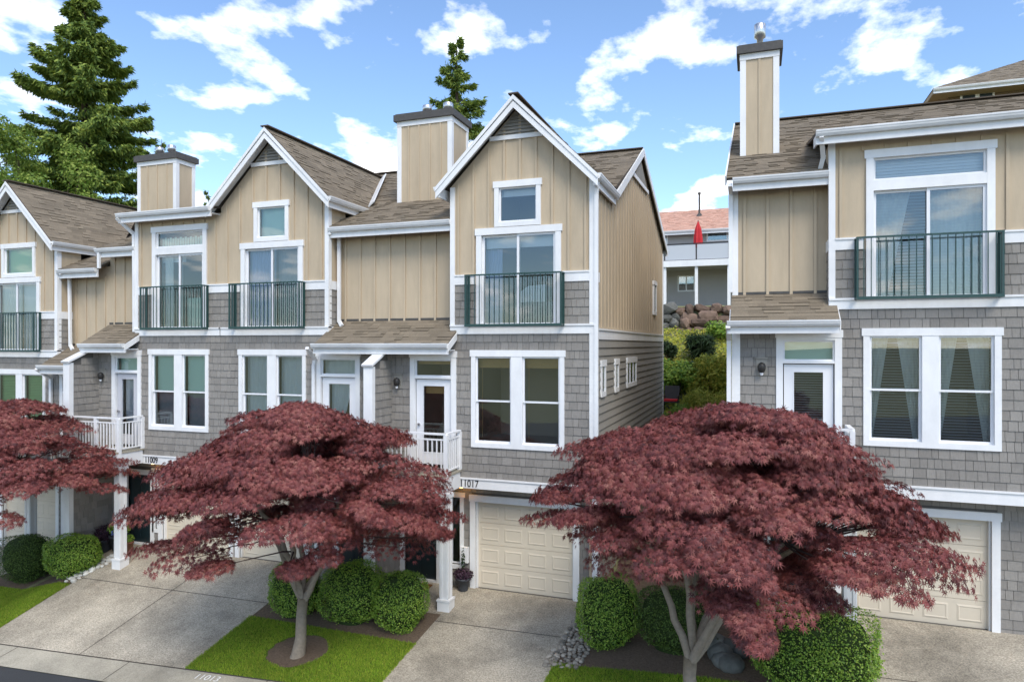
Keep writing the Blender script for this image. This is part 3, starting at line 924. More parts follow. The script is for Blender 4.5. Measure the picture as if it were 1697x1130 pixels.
    m = MB(); m.box(r0, r1, YU + .001, YU + .15, Z(.3), ze + .1); rw = m.build('recess_wall', 'tan', T)
    nb = round((r1 - r0) / .42)
    battens(rw, [r0 + (r1 - r0) * (i + .5) / nb for i in range(nb)], YU + .001, lambda x: ze - .2, lambda x: [(Z(.5), 1e9)])
    # --- garage storey
    gx0, gx1 = p['garage']; ex0, ex1 = p['entry']
    zf = Z(-5.96)
    hg = (gx0, gx1, zf, zf + 2.13); he = (ex0, ex1, zf, zf + 2.1); hl = p['sidelight'] + (zf + .55, zf + 2.2)
    m = MB(); wall_holes(m, full0, full1, YL + .001, YL + .2, zf - .5, Z(-3.42), [hg, he, hl]); lw = m.build('garage_wall', 'shake_back', T)
    hol = [(h[0] - full0 - .1, h[1] - full0 + .1, h[2] - .12, h[3] + .12) for h in (hg, he, hl)]
    sh += shake_list((full0, YL), (1, 0), full1 - full0, zf - .1, Z(-3.43), hol)
    garage_door(T, gx0, gx1, zf, zf + 2.13)
    m = MB(); w = .13
    m.box(ex0 - w, ex0, YL - .045, YL + .1, zf, zf + 2.1); m.box(ex1, ex1 + w, YL - .045, YL + .1, zf, zf + 2.1); m.box(ex0 - w, ex1 + w, YL - .05, YL + .1, zf + 2.1, zf + 2.25)
    m.box(ex0, ex1, YL - .03, YL + .1, zf, zf + .06)
    ed = m.build('front_door', 'white', T)
    m = MB(); m.box(ex0, ex1, YL + .06, YL + .1, zf + .06, zf + 2.1); m.build('door_leaf', 'door_dark', ed)
    for i in range(3):
        for xa in (ex0 + .1, (ex0 + ex1) / 2 + .04):
            m = MB(); m.box(xa, xa + (ex1 - ex0) / 2 - .14, YL + .05, YL + .06, zf + .2 + i * .63, zf + .7 + i * .63); m.build('door_panel', 'door_dark', ed)
    m = MB(); m.tube([(ex1 - .08, YL + .06, zf + 1), (ex1 - .08, YL + .0, zf + 1)], [.025, .032], 8); m.build('knob', 'metal', ed)
    sl_ = trim_frame(T, hl[0] - .1, hl[1] + .1, hl[2] - .12, hl[3] + .12, YL, 'sidelight', .1, .12)
    sash(sl_, hl[0], hl[1], hl[2], hl[3], YL + .03, .03); room_box(sl_, hl[0], hl[1], hl[2], hl[3], YL + .1)
    # corner boards of the lower storeys at free ends
    for s in p.get('ends', ()):
        xx = x0 if (s < 0 and not left_entry) else (r0 if s < 0 else (x1 if left_entry else r1))
        for ya, za, zb in ((Y0, Z(-3.165), Z(.25)), (YL, zf - .3, Z(-3.42))):
            m = MB(); m.box(xx - .1 if s > 0 else xx - .02, xx + .02 if s > 0 else xx + .1, ya - .036, ya + .1, za, zb); m.build('corner_board', 'white', T)
    # --- wing wall between the two entries
    wing = p.get('wing'); bx = p['balcony']
    if wing is not None:
        xa, xb = wing - .09, wing + .09
        yb = Y0 - .001; yf = 14.08
        m = MB(); m.prism([(xa, yf, zf - .4), (xa, yb, zf - .4), (xa, yb, Z(-.06)), (xa, yf, Z(-.52))], (xb - xa, 0, 0))
        m.box(xa, xb, yb + .002, YL, zf - .4, Z(-3.43)); wm = m.build('wing_wall', 'shake_back', T)
        m = MB(); m.box(xa - .03, xb + .03, yf - .03, yf + .1, zf - .4, Z(-.52))
        a = Vector((wing, yf - .08, Z(-.52) + .02)); b = Vector((wing, yb, Z(-.06) + .03))
        m.bar(a, b, .30, .05); m.build('wing_trim', 'white', T)
        n = 16
        for q in range(n):
            za = Z(-3.05) + q * .19
            if za + .19 > Z(-.06): break
            # the sloped top shortens the upper courses
            cut = max(0.0, (za + .19 - Z(-.52)) / .46) * (yb - yf)
            ln = (yb - yf) - .1 - cut
            if ln > .08: sh += shake_list((xb, yf + .1 + cut), (0, 1), ln, za, za + .19)
        sh += shake_list((xb, yf + .1), (0, 1), YL - yf - .1, zf - .05, Z(-3.45))
    balcony(T, bx[0], bx[1], Z(-2.98), left_entry and wing is not None, (not left_entry) and wing is not None)
    cx = bx[1] - .08 if left_entry else bx[0] + .08
    column(T, cx, 14.26, gz(cx, 14.26), Z(-3.40))
    # --- shed roof over the entry
    s0, s1 = p['shed']
    ye, zee, zt = 14.48, Z(.03), Z(.62)
    sr = roof_plane('entry_roof', [(s0, ye, zee), (s1, ye, zee), (s1, YU, zt), (s0, YU, zt)], T)
    m = MB(); m.box(s0 + .05, s1 - .05, ye + .02, Y0 - .002, zee - .18, zee - .15); m.build('soffit', 'white', T)
    gutter(T, (s0 + (.002 if wing is not None else -.06), ye, zee), (s1 + (0 if left_entry else -.002), ye, zee), (0, -1))
    for xe in (s0, s1):
        m = MB(); off = -.02 if xe == s0 else .0
        m.prism([(xe + off, ye - .02, zee - .03), (xe + off, Y0 - .045, zee + (Y0 - .045 - ye) * .6 - .03), (xe + off, Y0 - .045, zee + (Y0 - .045 - ye) * .6 - .2), (xe + off, ye - .02, zee - .2)], (.02, 0, 0)); m.build('rake_board', 'white', T)
    m = MB(); m.box(max(s0, r0), min(s1, r1), YU - .03, YU, zt - .0, zt + .05); m.build('flashing', 'flash', T)
    # --- eave over the recessed wall
    gutter(T, (r0 + (.001 if left_entry else .02), 15.02, ze), (r1 - (.02 if left_entry else .001), 15.02, ze), (0, -1))
    # --- bay roof
    if gable:
        yf, yb = 14.68, p.get('gable_back', 20.6)
        hwid = 1.93; zr_, ze_ = Z(5.70), Z(3.77); yL, yR = p.get('valley', (yb, yb))
        gr = roof_plane('gable_roof', [(gable + hwid, yf, ze_), (gable + hwid, yR, ze_), (gable, yb, zr_), (gable, yf, zr_)], T)
        roof_plane('gable_roof', [(gable - hwid, yL, ze_), (gable - hwid, yf, ze_), (gable, yf, zr_), (gable, yb, zr_)], T)
        for s in (-1, 1):
            m = MB(); e = Vector((gable + s * (hwid + .03), yf - .03, ze_ - .07)); t = Vector((gable, yf - .03, zr_ - .04)); dn = Vector((0, 0, -.26))
            m.prism([e, t, t + dn, e + dn * .92], (0, .035, 0)); m.build('rake_board', 'white', T)
            m = MB(); m.prism([e + Vector((0, -.02, .03)), t + Vector((0, -.02, .03)), t + Vector((0, -.02, -.07)), e + Vector((0, -.02, -.07))], (0, .02, 0)); m.build('rake_trim', 'white', T)
            m = MB(); dd = Vector((0, 0, -.075))
            m.prism([e + dd * .4, t + dd * 1.2, t + dd * 1.2 + Vector((0, 0, -.02)), e + dd * .4 + Vector((0, 0, -.02))], (0, Y0 - yf, 0)); m.build('soffit', 'white', T)
        m = MB(); m.bar((gable, yf - .04, zr_ + .025), (gable, yb, zr_ + .025), .24, .03); m.build('ridge_cap', 'roof_base', T)
        # louvre in the peak
        zv = Z(4.88); hv = (ap - zv) * .93
        m = MB(); m.prism([(gable - hv, Y0 - .015, zv), (gable + hv, Y0 - .015, zv), (gable, Y0 - .015, zv + hv)], (0, .016, 0)); lv = m.build('gable_vent', 'lap', T)
        m = MB(); m.box(gable - hv - .1, gable + hv + .1, Y0 - .045, Y0, zv - .1, zv); m.build('vent_sill', 'white', lv)
        for i in range(6):
            zz = zv + .04 + i * .08; w = hv - (zz - zv) - .06
            if w > .04:
                m = MB(); m.prism([(gable - w, Y0 - .05, zz), (gable - w, Y0 - .016, zz + .05), (gable - w, Y0 - .016, zz + .06), (gable - w, Y0 - .05, zz + .012)], (2 * w, 0, 0)); m.build('louvre', 'lap', lv)
        gutter(T, (gable + hwid - .02, yf, ze_ - .02), (gable + hwid - .02, yR - .05, ze_ - .02), (1, 0))
        if p.get('left_gutter', True): gutter(T, (gable - hwid + .02, yL - .05, ze_ - .02), (gable - hwid + .02, yf, ze_ - .02), (-1, 0))
    else:
        a, b = p['flat_eave']; ye, ze_ = 14.66, Z(3.74)
        roof_plane('bay_roof', [(a, ye, ze_), (b, ye, ze_), (b, 18.6, ze_ + .78), (a, 18.6, ze_ + .78)], T)
        gutter(T, (a - .03, ye, ze_), (b, ye, ze_), (0, -1))
        m = MB(); m.box(a, b, ye + .02, Y0, ze_ - .17, ze_ - .15); m.build('soffit', 'white', T)
        m = MB(); m.prism([(a, ye, ze_ - .02), (a, YU + .2, ze_ + .12), (a, YU + .2, ze_ - .08), (a, ye, ze_ - .22)], (.03, 0, 0)); m.build('rake_board', 'white', T)
    place_shakes(sh, mw, 300)
    # lamps and number
    wall_lamp(T, p['lamp'], Z(-.88))
    if p.get('glow') is not None:
        m = MB(); m.lathe((p['glow'], 15.2, Z(-3.47)), [(.05, .0), (.06, .05)], 12); m.build('soffit_lamp', 'lamp_glow', T)
    if p.get('number'):
        t = text_mesh('house_number', p['number'][0], .24, 'black', T, (p['number'][1], Y0 - .043, Z(-3.31)), FACE, .82)
    return T, Z

W = {}
tA = townhouse(dict(label='leftmost townhouse, cut by the photo edge, lower than its neighbours, with green window blinds', dz=-.64, bay=(-23.65, -20.10), recess=(-20.10, -18.5), apex=-21.89,
    window=(-22.9, -20.6), win_style='bright', slider=(-22.95, -20.85), slide_style='white', topwin=(-22.55, -21.05), top_style='blind_bright', door=(-19.98, -18.75), door_style='venetian',
    garage=(-23.2, -20.75), entry=(-20.2, -19.3), sidelight=(-20.42, -20.3), balcony=(-20.3, -18.6), shed=(-20.12, -18.68), recess_eave=2.92, lamp=-19.2, ends=(), valley=(20.6, 17.0), gable_back=19.6))
tB = townhouse(dict(label='townhouse numbered 11009 with flat eave, lace valance and white balcony on column', dz=0, bay=(-16.93, -13.85), recess=(-18.5, -16.93),
    window=(-16.42, -14.26), win_style='green', slider=(-16.3, -14.33), slide_style='lace', transom=True, door=(-17.85, -16.72), door_style='grey', joined=1,
    garage=(-16.4, -13.95), entry=(-17.75, -16.85), sidelight=(-16.68, -16.58), balcony=(-18.4, -16.6), wing=-18.5, shed=(-18.5, -16.78), recess_eave=2.85, lamp=-18.2, flat_eave=(-17.2, -13.9),
    number=('11009', -16.32), glow=-16.5))
tC = townhouse(dict(label='townhouse with front gable between the 11009 house and the shared beige chimney, blue curtains upstairs', dz=0, bay=(-13.85, -10.37), recess=(-10.37, -8.63), apex=-12.11, joined=-1,
    window=(-13.22, -11.05), win_style='sheer', slider=(-13.15, -11.15), slide_style='blue', topwin=(-12.72, -11.6), top_style='blind_green', door=(-10.72, -9.42), door_style='curtain',
    garage=(-13.6, -11.15), entry=(-10.35, -9.45), sidelight=(-10.72, -10.6), balcony=(-10.55, -8.7), shed=(-10.42, -8.63), lamp=-9.1, left_gutter=False, valley=(20.6, 16.95)))
tD = townhouse(dict(label='end townhouse numbered 11017 with tall front gable and long beige side wall', dz=0, bay=(-6.90, -3.40), recess=(-8.63, -6.90), apex=-5.2,
    window=(-6.37, -4.08), win_style='bamboo', slider=(-6.24, -4.16), slide_style='roller', topwin=(-5.78, -4.64), top_style='half', door=(-8.0, -6.76), door_style='bamboo',
    garage=(-6.45, -3.98), entry=(-8.4, -7.5), sidelight=(-7.12, -6.86), balcony=(-8.55, -6.62), wing=-8.63, shed=(-8.63, -6.75), lamp=-8.33, ends=(1,), valley=(16.95, 17.0),
    number=('11017', -6.42), glow=-6.72))
tE = townhouse(dict(label='detached grey and beige townhouse at right with wide flat-eaved bay and narrow chimney', dz=.45, bay=(1.40, 6.2), recess=(-.45, 1.40),
    window=(2.0, 4.3), win_style='tied', slider=(2.05, 4.2), slide_style='venetian', transom=True, door=(.40, 1.62), door_style='venetian',
    garage=(1.85, 4.27), entry=(.3, 1.2), sidelight=(1.45, 1.55), balcony=(-.45, 1.75), shed=(-.48, 1.53), recess_eave=3.02, lamp=.12, ends=(-1,), flat_eave=(1.15, 7.0), glow=1.62))

# ------------------------------------------------------------------ main roofs, chimneys, side wall
def main_roof(T, segs, ye, ze, yr, zr_, yb, zb):
    """segs: (x0, x1, y where the front slope starts); it starts further back behind a bay"""
    for (a, b, ys) in segs:
        zs = ze + (ys - ye) * (zr_ - ze) / (yr - ye)
        roof_plane('main_roof', [(a, ys, zs), (b, ys, zs), (b, yr, zr_), (a, yr, zr_)], T)
    x0, x1 = segs[0][0], segs[-1][1]
    roof_plane('rear_roof', [(x1, yb, zb), (x0, yb, zb), (x0, yr, zr_), (x1, yr, zr_)], T, 0.3)
    m = MB(); m.bar((x0, yr, zr_ + .03), (x1, yr, zr_ + .03), .26, .03); m.build('ridge_cap', 'roof_base', T)
TD, ZD = tD; TC, ZC = tC; TB, ZB = tB; TA, ZA = tA; TE, ZE = tE
main_roof(TD, [(-8.63, -6.9, 15.0), (-6.9, -3.28, 16.9)], 15.0, ZD(3.03), 21.36, ZD(6.06), 27.4, ZD(3.72))
main_roof(TC, [(-13.4, -10.37, 16.9), (-10.37, -8.63, 15.0)], 15.0, ZD(3.03), 21.36, ZD(6.06), 27.4, ZD(3.72))
main_roof(TB, [(-18.5, -16.93, 15.0), (-16.93, -13.4, 17.9)], 15.0, ZB(2.87), 19.4, ZB(4.78), 27.4, ZB(2.5))
main_roof(TA, [(-25.2, -20.1, 16.9), (-20.1, -18.5, 15.0)], 15.0, ZA(2.94), 18.6, ZA(4.62), 27.4, ZA(2.0))
main_roof(TE, [(-.57, 1.40, 15.0), (1.40, 9.0, 17.4)], 15.0, ZE(3.04), 21.36, ZE(6.07), 27.4, ZE(3.2))
# carcass behind the fronts (side and rear walls)
def carcass(T, x0, x1, z0, zt, mname='tan'):
    m = MB(); m.box(x0, x0 + .15, YL + .2, 26.8, z0, zt); m.box(x1 - .15, x1, YL + .2, 26.8, z0, zt); m.box(x0 + .15, x1 - .15, 26.6, 26.8, z0, zt); m.build('rear_wall', mname, T)
carcass(TE, -.44, 8.6, 0, ZE(2.9)); carcass(TA, -25, -18.6, -1, ZA(2.5)); carcass(TC, -13.8, -8.7, 0, ZC(3.0)); carcass(TB, -18.4, -13.9, 0, ZB(2.4))
m = MB(); m.prism([(-.40, 15.3, ZE(2.9)), (-.40, 26.8, ZE(2.9)), (-.40, 26.8, ZE(3.2)), (-.40, 21.36, ZE(5.95)), (-.40, 15.3, ZE(3.0))], (.12, 0, 0)); m.build('gable_end', 'tan', TE)
m = MB(); m.bar((-.59, 14.98, ZE(2.98)), (-.59, 21.36, ZE(6.03)), .03, .2); m.build('rake_board', 'white', TE)
m = MB(); m.box(-.47, -.35, YU - .035, YU + .12, ZE(.5), ZE(2.9)); m.build('corner_board', 'white', TE)
m = MB(); m.box(-.47, -.30, Y0 - .034, Y0 + .12, ZE(-3.165), ZE(.0)); m.build('corner_board', 'white', TE)

# valley flashing between the gable of the middle house and the main roof
m = MB(); m.bar((-10.2, 16.75, ZC(3.93)), (-12.05, 20.62, ZC(5.78)), .26, .03, (-.6, -.3, .75)); m.build('valley_flashing', 'white', TC)

def chimney(T, x0, x1, y0, y1, zb, zt, flues, nb):
    m = MB(); m.box(x0, x1, y0, y1, zb - .8, zt); c = m.build('chimney', 'tan', T)
    m = MB(); w = .11; d = .022
    for x in (x0, x1):
        for y in (y0, y1):
            m.box(x - d if x == x0 else x - w, x + w if x == x0 else x + d, y - d if y == y0 else y - w, y + w if y == y0 else y + d, zb - .8, zt - .12)
    m.box(x0 - .03, x1 + .03, y0 - .03, y1 + .03, zt - .12, zt + .02); m.build('chimney_trim', 'white', c)
    m = MB(); m.box(x0 - .1, x1 + .1, y0 - .1, y1 + .1, zt + .02, zt + .2); m.box(x0 - .06, x1 + .06, y0 - .06, y1 + .06, zt + .2, zt + .23); m.build('chimney_cap', 'flash', c)
    for i in range(nb):
        x = x0 + (x1 - x0) * (i + 1) / (nb + 1)
        m = MB(); m.box(x - .025, x + .025, y0 - .02, y0 - .0005, zb - .6, zt - .121); m.build('batten', 'tan', c)
    for fx, fy, fh, fr in flues:
        m = MB(); m.lathe((fx, fy, zt + .22), [(fr * .55, 0), (fr * .55, fh * .45), (fr, fh * .5), (fr, fh), (fr * .8, fh + .02), (.01, fh + .03)], 16); m.build('flue', 'metal', c, True)
chimney(TD, -9.46, -7.82, 17.0, 18.1, ZD(4.0), ZD(6.22), [(-8.75, 17.4, .3, .14), (-8.15, 17.5, .34, .14), (-8.9, 17.8, .28, .12)], 4)
chimney(TB, -19.1, -17.5, 17.0, 17.75, ZB(4.2), ZB(5.95), [(-18.5, 17.3, .3, .13), (-18.1, 17.4, .36, .13)], 3)
chimney(TE, -.32, .50, 17.0, 17.9, ZE(4.0), ZE(6.36), [(.1, 17.4, .62, .13)], 1)

# long side wall of the end house, facing +X
XS = -3.40
m = MB(); m.prism([(XS - .15, 15.2, ZD(.35)), (XS - .15, 26.87, ZD(.35)), (XS - .15, 26.87, ZD(3.85)), (XS - .15, 21.36, ZD(5.95)), (XS - .15, 16.95, ZD(3.85)), (XS - .15, 15.2, ZD(3.7))], (.149, 0, 0))
m.box(XS - .15, XS - .001, 15.16, 26.87, -1, ZD(.35)); sw = m.build('side_wall', 'tan', TD)
def side_top(y):
    if y < 16.95: return ZD(3.55)
    return ZD(3.8) + (y - 16.95) * .475 if y < 21.36 else ZD(5.88) - (y - 21.36) * .375
battens(sw, [15.35 + i * .405 for i in range(29)], 0, lambda y: side_top(y), lambda y: [(ZD(.40), 1e9)] if not 24.1 < y < 25.0 else [(ZD(.40), ZD(1.0)), (ZD(2.3), 1e9)], side=XS)
m = MB(); m.box(XS, XS + .035, 15.16, 26.87, ZD(.12), ZD(.33)); m.box(XS, XS + .06, 15.16, 26.87, ZD(.33), ZD(.37)); m.build('side_band', 'white', TD)
lapme = None
for i in range(30):
    z = ZD(.12) - (i + 1) * .19
    if z < -.3: break
    if lapme is None:
        q = MB(); q.prism([(0, 0, 0), (.036, 0, 0), (.008, 0, .19), (0, 0, .19)], (0, 11.7, 0)); o = q.build('lap_board', 'lap', sw); lapme = o.data
    else: o = link('lap_board', lapme, sw)
    o.location = (XS, 15.165, z)
for a, b in ((15.02, 15.16), (26.78, 26.9)):
    m = MB(); m.box(XS - .05, XS + .04, a, b, gz(XS, a) - .3, ZD(3.5)); m.build('corner_board', 'white', TD)
def side_window(y0, y1, z0, z1, lights=1):
    m = MB(); d = .06
    m.box(XS - .02, XS + d, y0, y0 + .1, z0, z1); m.box(XS - .02, XS + d, y1 - .1, y1, z0, z1); m.box(XS - .02, XS + d, y0 + .1, y1 - .1, z0, z0 + .12)
    m.box(XS - .02, XS + d + .01, y0 - .03, y1 + .03, z1 - .15, z1)
    for k in range(1, lights):
        y = y0 + (y1 - y0) * k / lights; m.box(XS - .02, XS + d - .01, y - .06, y + .06, z0 + .12, z1 - .15)
    w = m.build('window', 'white', TD)
    g = MB(); g.box(XS + .032, XS + .036, y0 + .1, y1 - .1, z0 + .12, z1 - .15); g.build('pane', 'glass', w)
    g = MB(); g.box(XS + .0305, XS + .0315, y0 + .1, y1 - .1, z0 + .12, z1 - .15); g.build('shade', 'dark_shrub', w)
side_window(15.55, 16.05, ZD(-1.22), ZD(-.36)); side_window(17.2, 17.7, ZD(-1.22), ZD(-.36)); side_window(18.9, 20.5, ZD(-1.2), ZD(-.36), 3)
side_window(24.2, 24.9, ZD(1.05), ZD(2.25))
for a, b in (((XS + .13, 17.0, ZD(3.72)), (XS + .13, 21.36, ZD(5.98))), ((XS + .13, 21.36, ZD(5.98)), (XS + .13, 27.42, ZD(3.66)))):
    m = MB(); m.bar(a, b, .035, .22); m.build('rake_board', 'white', TD)
m = MB(); m.prism([(XS + .03, 20.3, ZD(5.05)), (XS + .03, 22.6, ZD(5.1)), (XS + .03, 21.36, ZD(5.7))], (.02, 0, 0)); m.build('gable_vent', 'lap', TD)
m = MB(); m.bar((XS + .05, 20.0, ZD(4.98)), (XS + .05, 22.9, ZD(5.04)), .03, .12); m.build('vent_sill', 'white', TD)
gutter(TD, (-8.6, 27.4, ZD(3.74)), (XS + .16, 27.4, ZD(3.74)), (0, 1))

# downspouts
downspout(TD, [(XS + .1, 14.92, ZD(3.62)), (XS + .06, 14.97, ZD(3.35)), (XS + .06, 14.97, .05)])
downspout(TC, [(-10.33, 14.98, ZC(2.86)), (-10.26, 15.3, ZC(2.86)), (-10.26, 15.3, ZC(.62)), (-10.12, 15.2, ZC(.5))])
downspout(TC, [(-10.6, 14.42, ZC(-.1)), (-10.72, 14.9, ZC(-.38)), (-10.78, 14.93, ZC(-.55)), (-10.78, 14.93, ZC(-3.1))])
downspout(TE, [(-.5, 15.0, ZE(2.88)), (-.5, 15.38, ZE(2.8)), (-.5, 15.38, ZE(.7))])
downspout(TE, [(-.52, 14.42, ZE(-.1)), (-.52, 14.9, ZE(-.35)), (-.52, 14.92, ZE(-5.8))])
downspout(TE, [(1.22, 14.62, ZE(3.6)), (1.28, 14.98, ZE(3.3)), (1.24, 15.15, ZE(3.12))])
downspout(TA, [(-19.96, 14.98, ZA(2.8)), (-19.95, 15.25, ZA(2.75)), (-19.9, 15.25, ZA(.62)), (-19.75, 15.2, ZA(.5))])
downspout(TA, [(-20.2, 14.42, ZA(-.1)), (-20.3, 14.92, ZA(-.4)), (-20.3, 14.92, ZA(-3.1))])
downspout(TB, [(-17.2, 14.6, ZB(3.6)), (-17.0, 14.98, ZB(3.2)), (-16.98, 14.98, ZB(.4))])
downspout(TB, [(-18.38, 14.98, ZB(2.7)), (-18.4, 15.0, ZB(2.3))])
# small fixtures by the middle garage
m = MB(); m.box(-6.83, -6.62, YL - .1, YL - .001, .62, 1.0); m.build('meter_box', 'white', TD)

# ------------------------------------------------------------------ plants
def leaf_template(kind):
    if kind == 'maple':                # palmate leaf: seven narrow lobes
        V = []; F = []
        for a, L in ((0, 1), (38, .95), (-38, .95), (76, .75), (-76, .75), (115, .45), (-115, .45)):
            t = math.radians(a); n = len(V); w = .125
            dx, dy = math.sin(t), math.cos(t)
            V += [(dx * L * .16 + dy * w, dy * L * .16 - dx * w, -.02), (dx * L * 1.12, dy * L * 1.12, -.32 * L), (dx * L * .16 - dy * w, dy * L * .16 + dx * w, -.02)]
            F += [(n, n + 1, n + 2)]
        return np.array(V), np.array(F)
    if kind == 'oval':
        return np.array([(0, -.5, 0), (.3, 0, .06), (0, .5, 0), (-.3, 0, .06)]), np.array([(0, 1, 2), (0, 2, 3)])
    if kind == 'spray':                # flat conifer spray
        return np.array([(0, 0, 0), (.2, .45, -.05), (0, 1.2, -.25), (-.2, .45, -.05)]), np.array([(0, 1, 2), (0, 2, 3)])
    if kind == 'blade':
        return np.array([(-.06, 0, 0), (.06, 0, 0), (0, 1, -.15)]), np.array([(0, 1, 2)])

def leaf_cloud(name, P, N, size, kind, matn, parent, jit=0.5, forward=None, tints=None):
    """one joined mesh of leaves at P, facing N (jittered); size per leaf"""
    n = len(P); tv, tf = leaf_template(kind)
    N = N + rng.normal(0, jit, (n, 3)); N /= np.linalg.norm(N, axis=1)[:, None] + 1e-9
    A = rng.normal(0, 1, (n, 3)) if forward is None else forward + rng.normal(0, .35, (n, 3))
    A -= (A * N).sum(1)[:, None] * N; A /= np.linalg.norm(A, axis=1)[:, None] + 1e-9
    B = np.cross(A, N)
    s = (size * rng.uniform(.7, 1.3, n))[:, None, None]
    V = P[:, None] + s * (tv[None, :, 0:1] * B[:, None] + tv[None, :, 1:2] * A[:, None] + tv[None, :, 2:3] * N[:, None])
    F = (tf[None] + (np.arange(n) * len(tv))[:, None, None]).reshape(-1, 3)
    o = np_mesh(name, V.reshape(-1, 3), F, matn, parent, np.repeat(rng.random(n) if tints is None else np.clip(tints * .28 + rng.random(n) * .72, 0, 1), len(tf)))
    o['kind'] = 'stuff'
    return o

def limb(mb, a, b, r0, r1, bend=.12, n=7, seg=9):
    a = Vector(a); b = Vector(b); L = (b - a).length
    off = Vector((random.uniform(-1, 1), random.uniform(-1, 1), random.uniform(-.3, .6))) * L * bend
    pts = []; rad = []
    for i in range(seg + 1):
        t = i / seg; p = a.lerp(b, t) + off * math.sin(math.pi * t) + Vector((random.gauss(0, 1), random.gauss(0, 1), random.gauss(0, 1))) * L * .008 * (0 < i < seg)
        pts.append(p); rad.append(r0 + (r1 - r0) * t)
    mb.tube(pts, rad, n)
    return pts

def maple(label, base, fork, cx, cy, rx, ry, ztop, zbot, drop, n_pads, per_pad, lean=0.0, leafsize=.072):
    """Japanese maple: dome of flat drooping leaf pads over forked limbs"""
    T = empty('maple_tree', (base[0], base[1], gz(base[0], base[1])), label, 'tree', 'red Japanese maples in the front lawns')
    mb = MB(); b0 = Vector((base[0], base[1], gz(base[0], base[1]) - .08)); fk = Vector(fork)
    mb.tube([b0, b0.lerp(fk, .08), b0.lerp(fk, .35) + Vector((.03, 0, 0)), b0.lerp(fk, .7) + Vector((-.02, .02, 0)), fk], [.21, .145, .115, .105, .11], 12)
    pads = []; p1, p2 = random.uniform(0, 6), random.uniform(0, 6)
    for i in range(n_pads):
        a = random.uniform(0, 2 * math.pi)
        r = math.sqrt(random.random()) * (.90 + .16 * math.sin(3 * a + p1) + .10 * math.sin(5 * a + p2))
        zt = ztop - drop * r ** 2.3 + .26 * math.sin(2.1 * rx * r * math.cos(a) + p1) * math.cos(1.9 * ry * r * math.sin(a) + p2); lo = zbot + max(0, .8 - r) * .6
        zz = zt - random.uniform(0, .15) if random.random() < .5 else zt - (zt - lo) * random.random() ** 1.25
        zz = max(zz, lo)
        if i % 7 == 0: r = random.uniform(.93, 1.06); zz = max(zbot + .15, ztop - drop * min(r, 1.0) ** 2.3 - random.uniform(-.15, .35))
        pads.append((Vector((cx + rx * r * math.cos(a), cy + ry * r * math.sin(a), zz + lean * (r * math.cos(a)) * rx)), r, a))
    # limbs reach from the fork to some pads
    mains = []
    for k in range(6):
        a = k * math.pi / 3 + random.uniform(-.3, .3)
        e = Vector((cx + rx * .45 * math.cos(a), cy + ry * .45 * math.sin(a), zbot + (ztop - zbot) * random.uniform(.3, .55)))
        mains.append(limb(mb, fk - Vector((0, 0, .1)), e, .075, .032, .10, 8))
    trunk = mb.build('trunk', 'maple_bark', T, True)
    tw = MB()
    for p, r, a in pads:
        best = min((q for m_ in mains for q in m_[3:]), key=lambda q: (q - p).length + max(0, q.z - p.z))
        limb(tw, best, p - Vector((0, 0, .05)), .020, .006, .10, 5, 5)
    tw.build('branches', 'maple_twig', T)['kind'] = 'stuff'
    P = []; N = []; Fw = []; Tn = []
    for p, r, a in pads:
        n = int(per_pad * random.uniform(.6, 1.3)); R = random.uniform(.38, .85) * (rx / 3.2) * (.62 if r > .95 else 1)
        s = np.sqrt(rng.random(n)) * R; t = rng.uniform(0, 2 * np.pi, n)
        el = 2.0 if r > .95 else 1.3
        ux, uy = math.cos(a), math.sin(a)
        lx, ly = s * np.cos(t) * el, s * np.sin(t)
        q = np.stack([p.x + lx * ux - ly * uy, p.y + lx * uy + ly * ux, np.full(n, p.z)], 1)
        q[:, 2] += .10 - .30 * (s / R) ** 2 * R + rng.normal(0, .03, n) - np.maximum(0, lx) * .07 * r
        out = np.stack([(lx * ux - ly * uy), (lx * uy + ly * ux), np.zeros(n)], 1) / R
        Tn.append(np.full(n, random.random()))
        P.append(q); N.append(out * .75 + np.array([ux * .4 * r, uy * .4 * r, .75])); Fw.append(out + np.array([ux * .5, uy * .5, -.55]))
    leaf_cloud('crown', np.concatenate(P), np.concatenate(N), leafsize, 'maple', 'maple_leaf', T, .42, np.concatenate(Fw), np.concatenate(Tn))
    return T

maple('red Japanese maple with forked trunk in a round soil well on the middle lawn', (-8.95, 11.85), (-8.85, 11.9, .72), -9.05, 11.95, 2.8, 2.2, 4.5, 1.72, 1.6, 190, 430, .0)
maple('largest red Japanese maple, rightmost, standing before the gap between the houses', (-1.0, 11.45), (-1.0, 11.5, .85), -.5, 11.75, 2.8, 2.0, 4.8, 2.05, 1.6, 200, 480, 0)
maple('red Japanese maple at the left edge of the photo, its trunk out of frame', (-19.6, 12.3), (-19.6, 12.3, .9), -19.2, 12.4, 3.0, 2.8, 4.3, 1.8, 1.8, 140, 340)

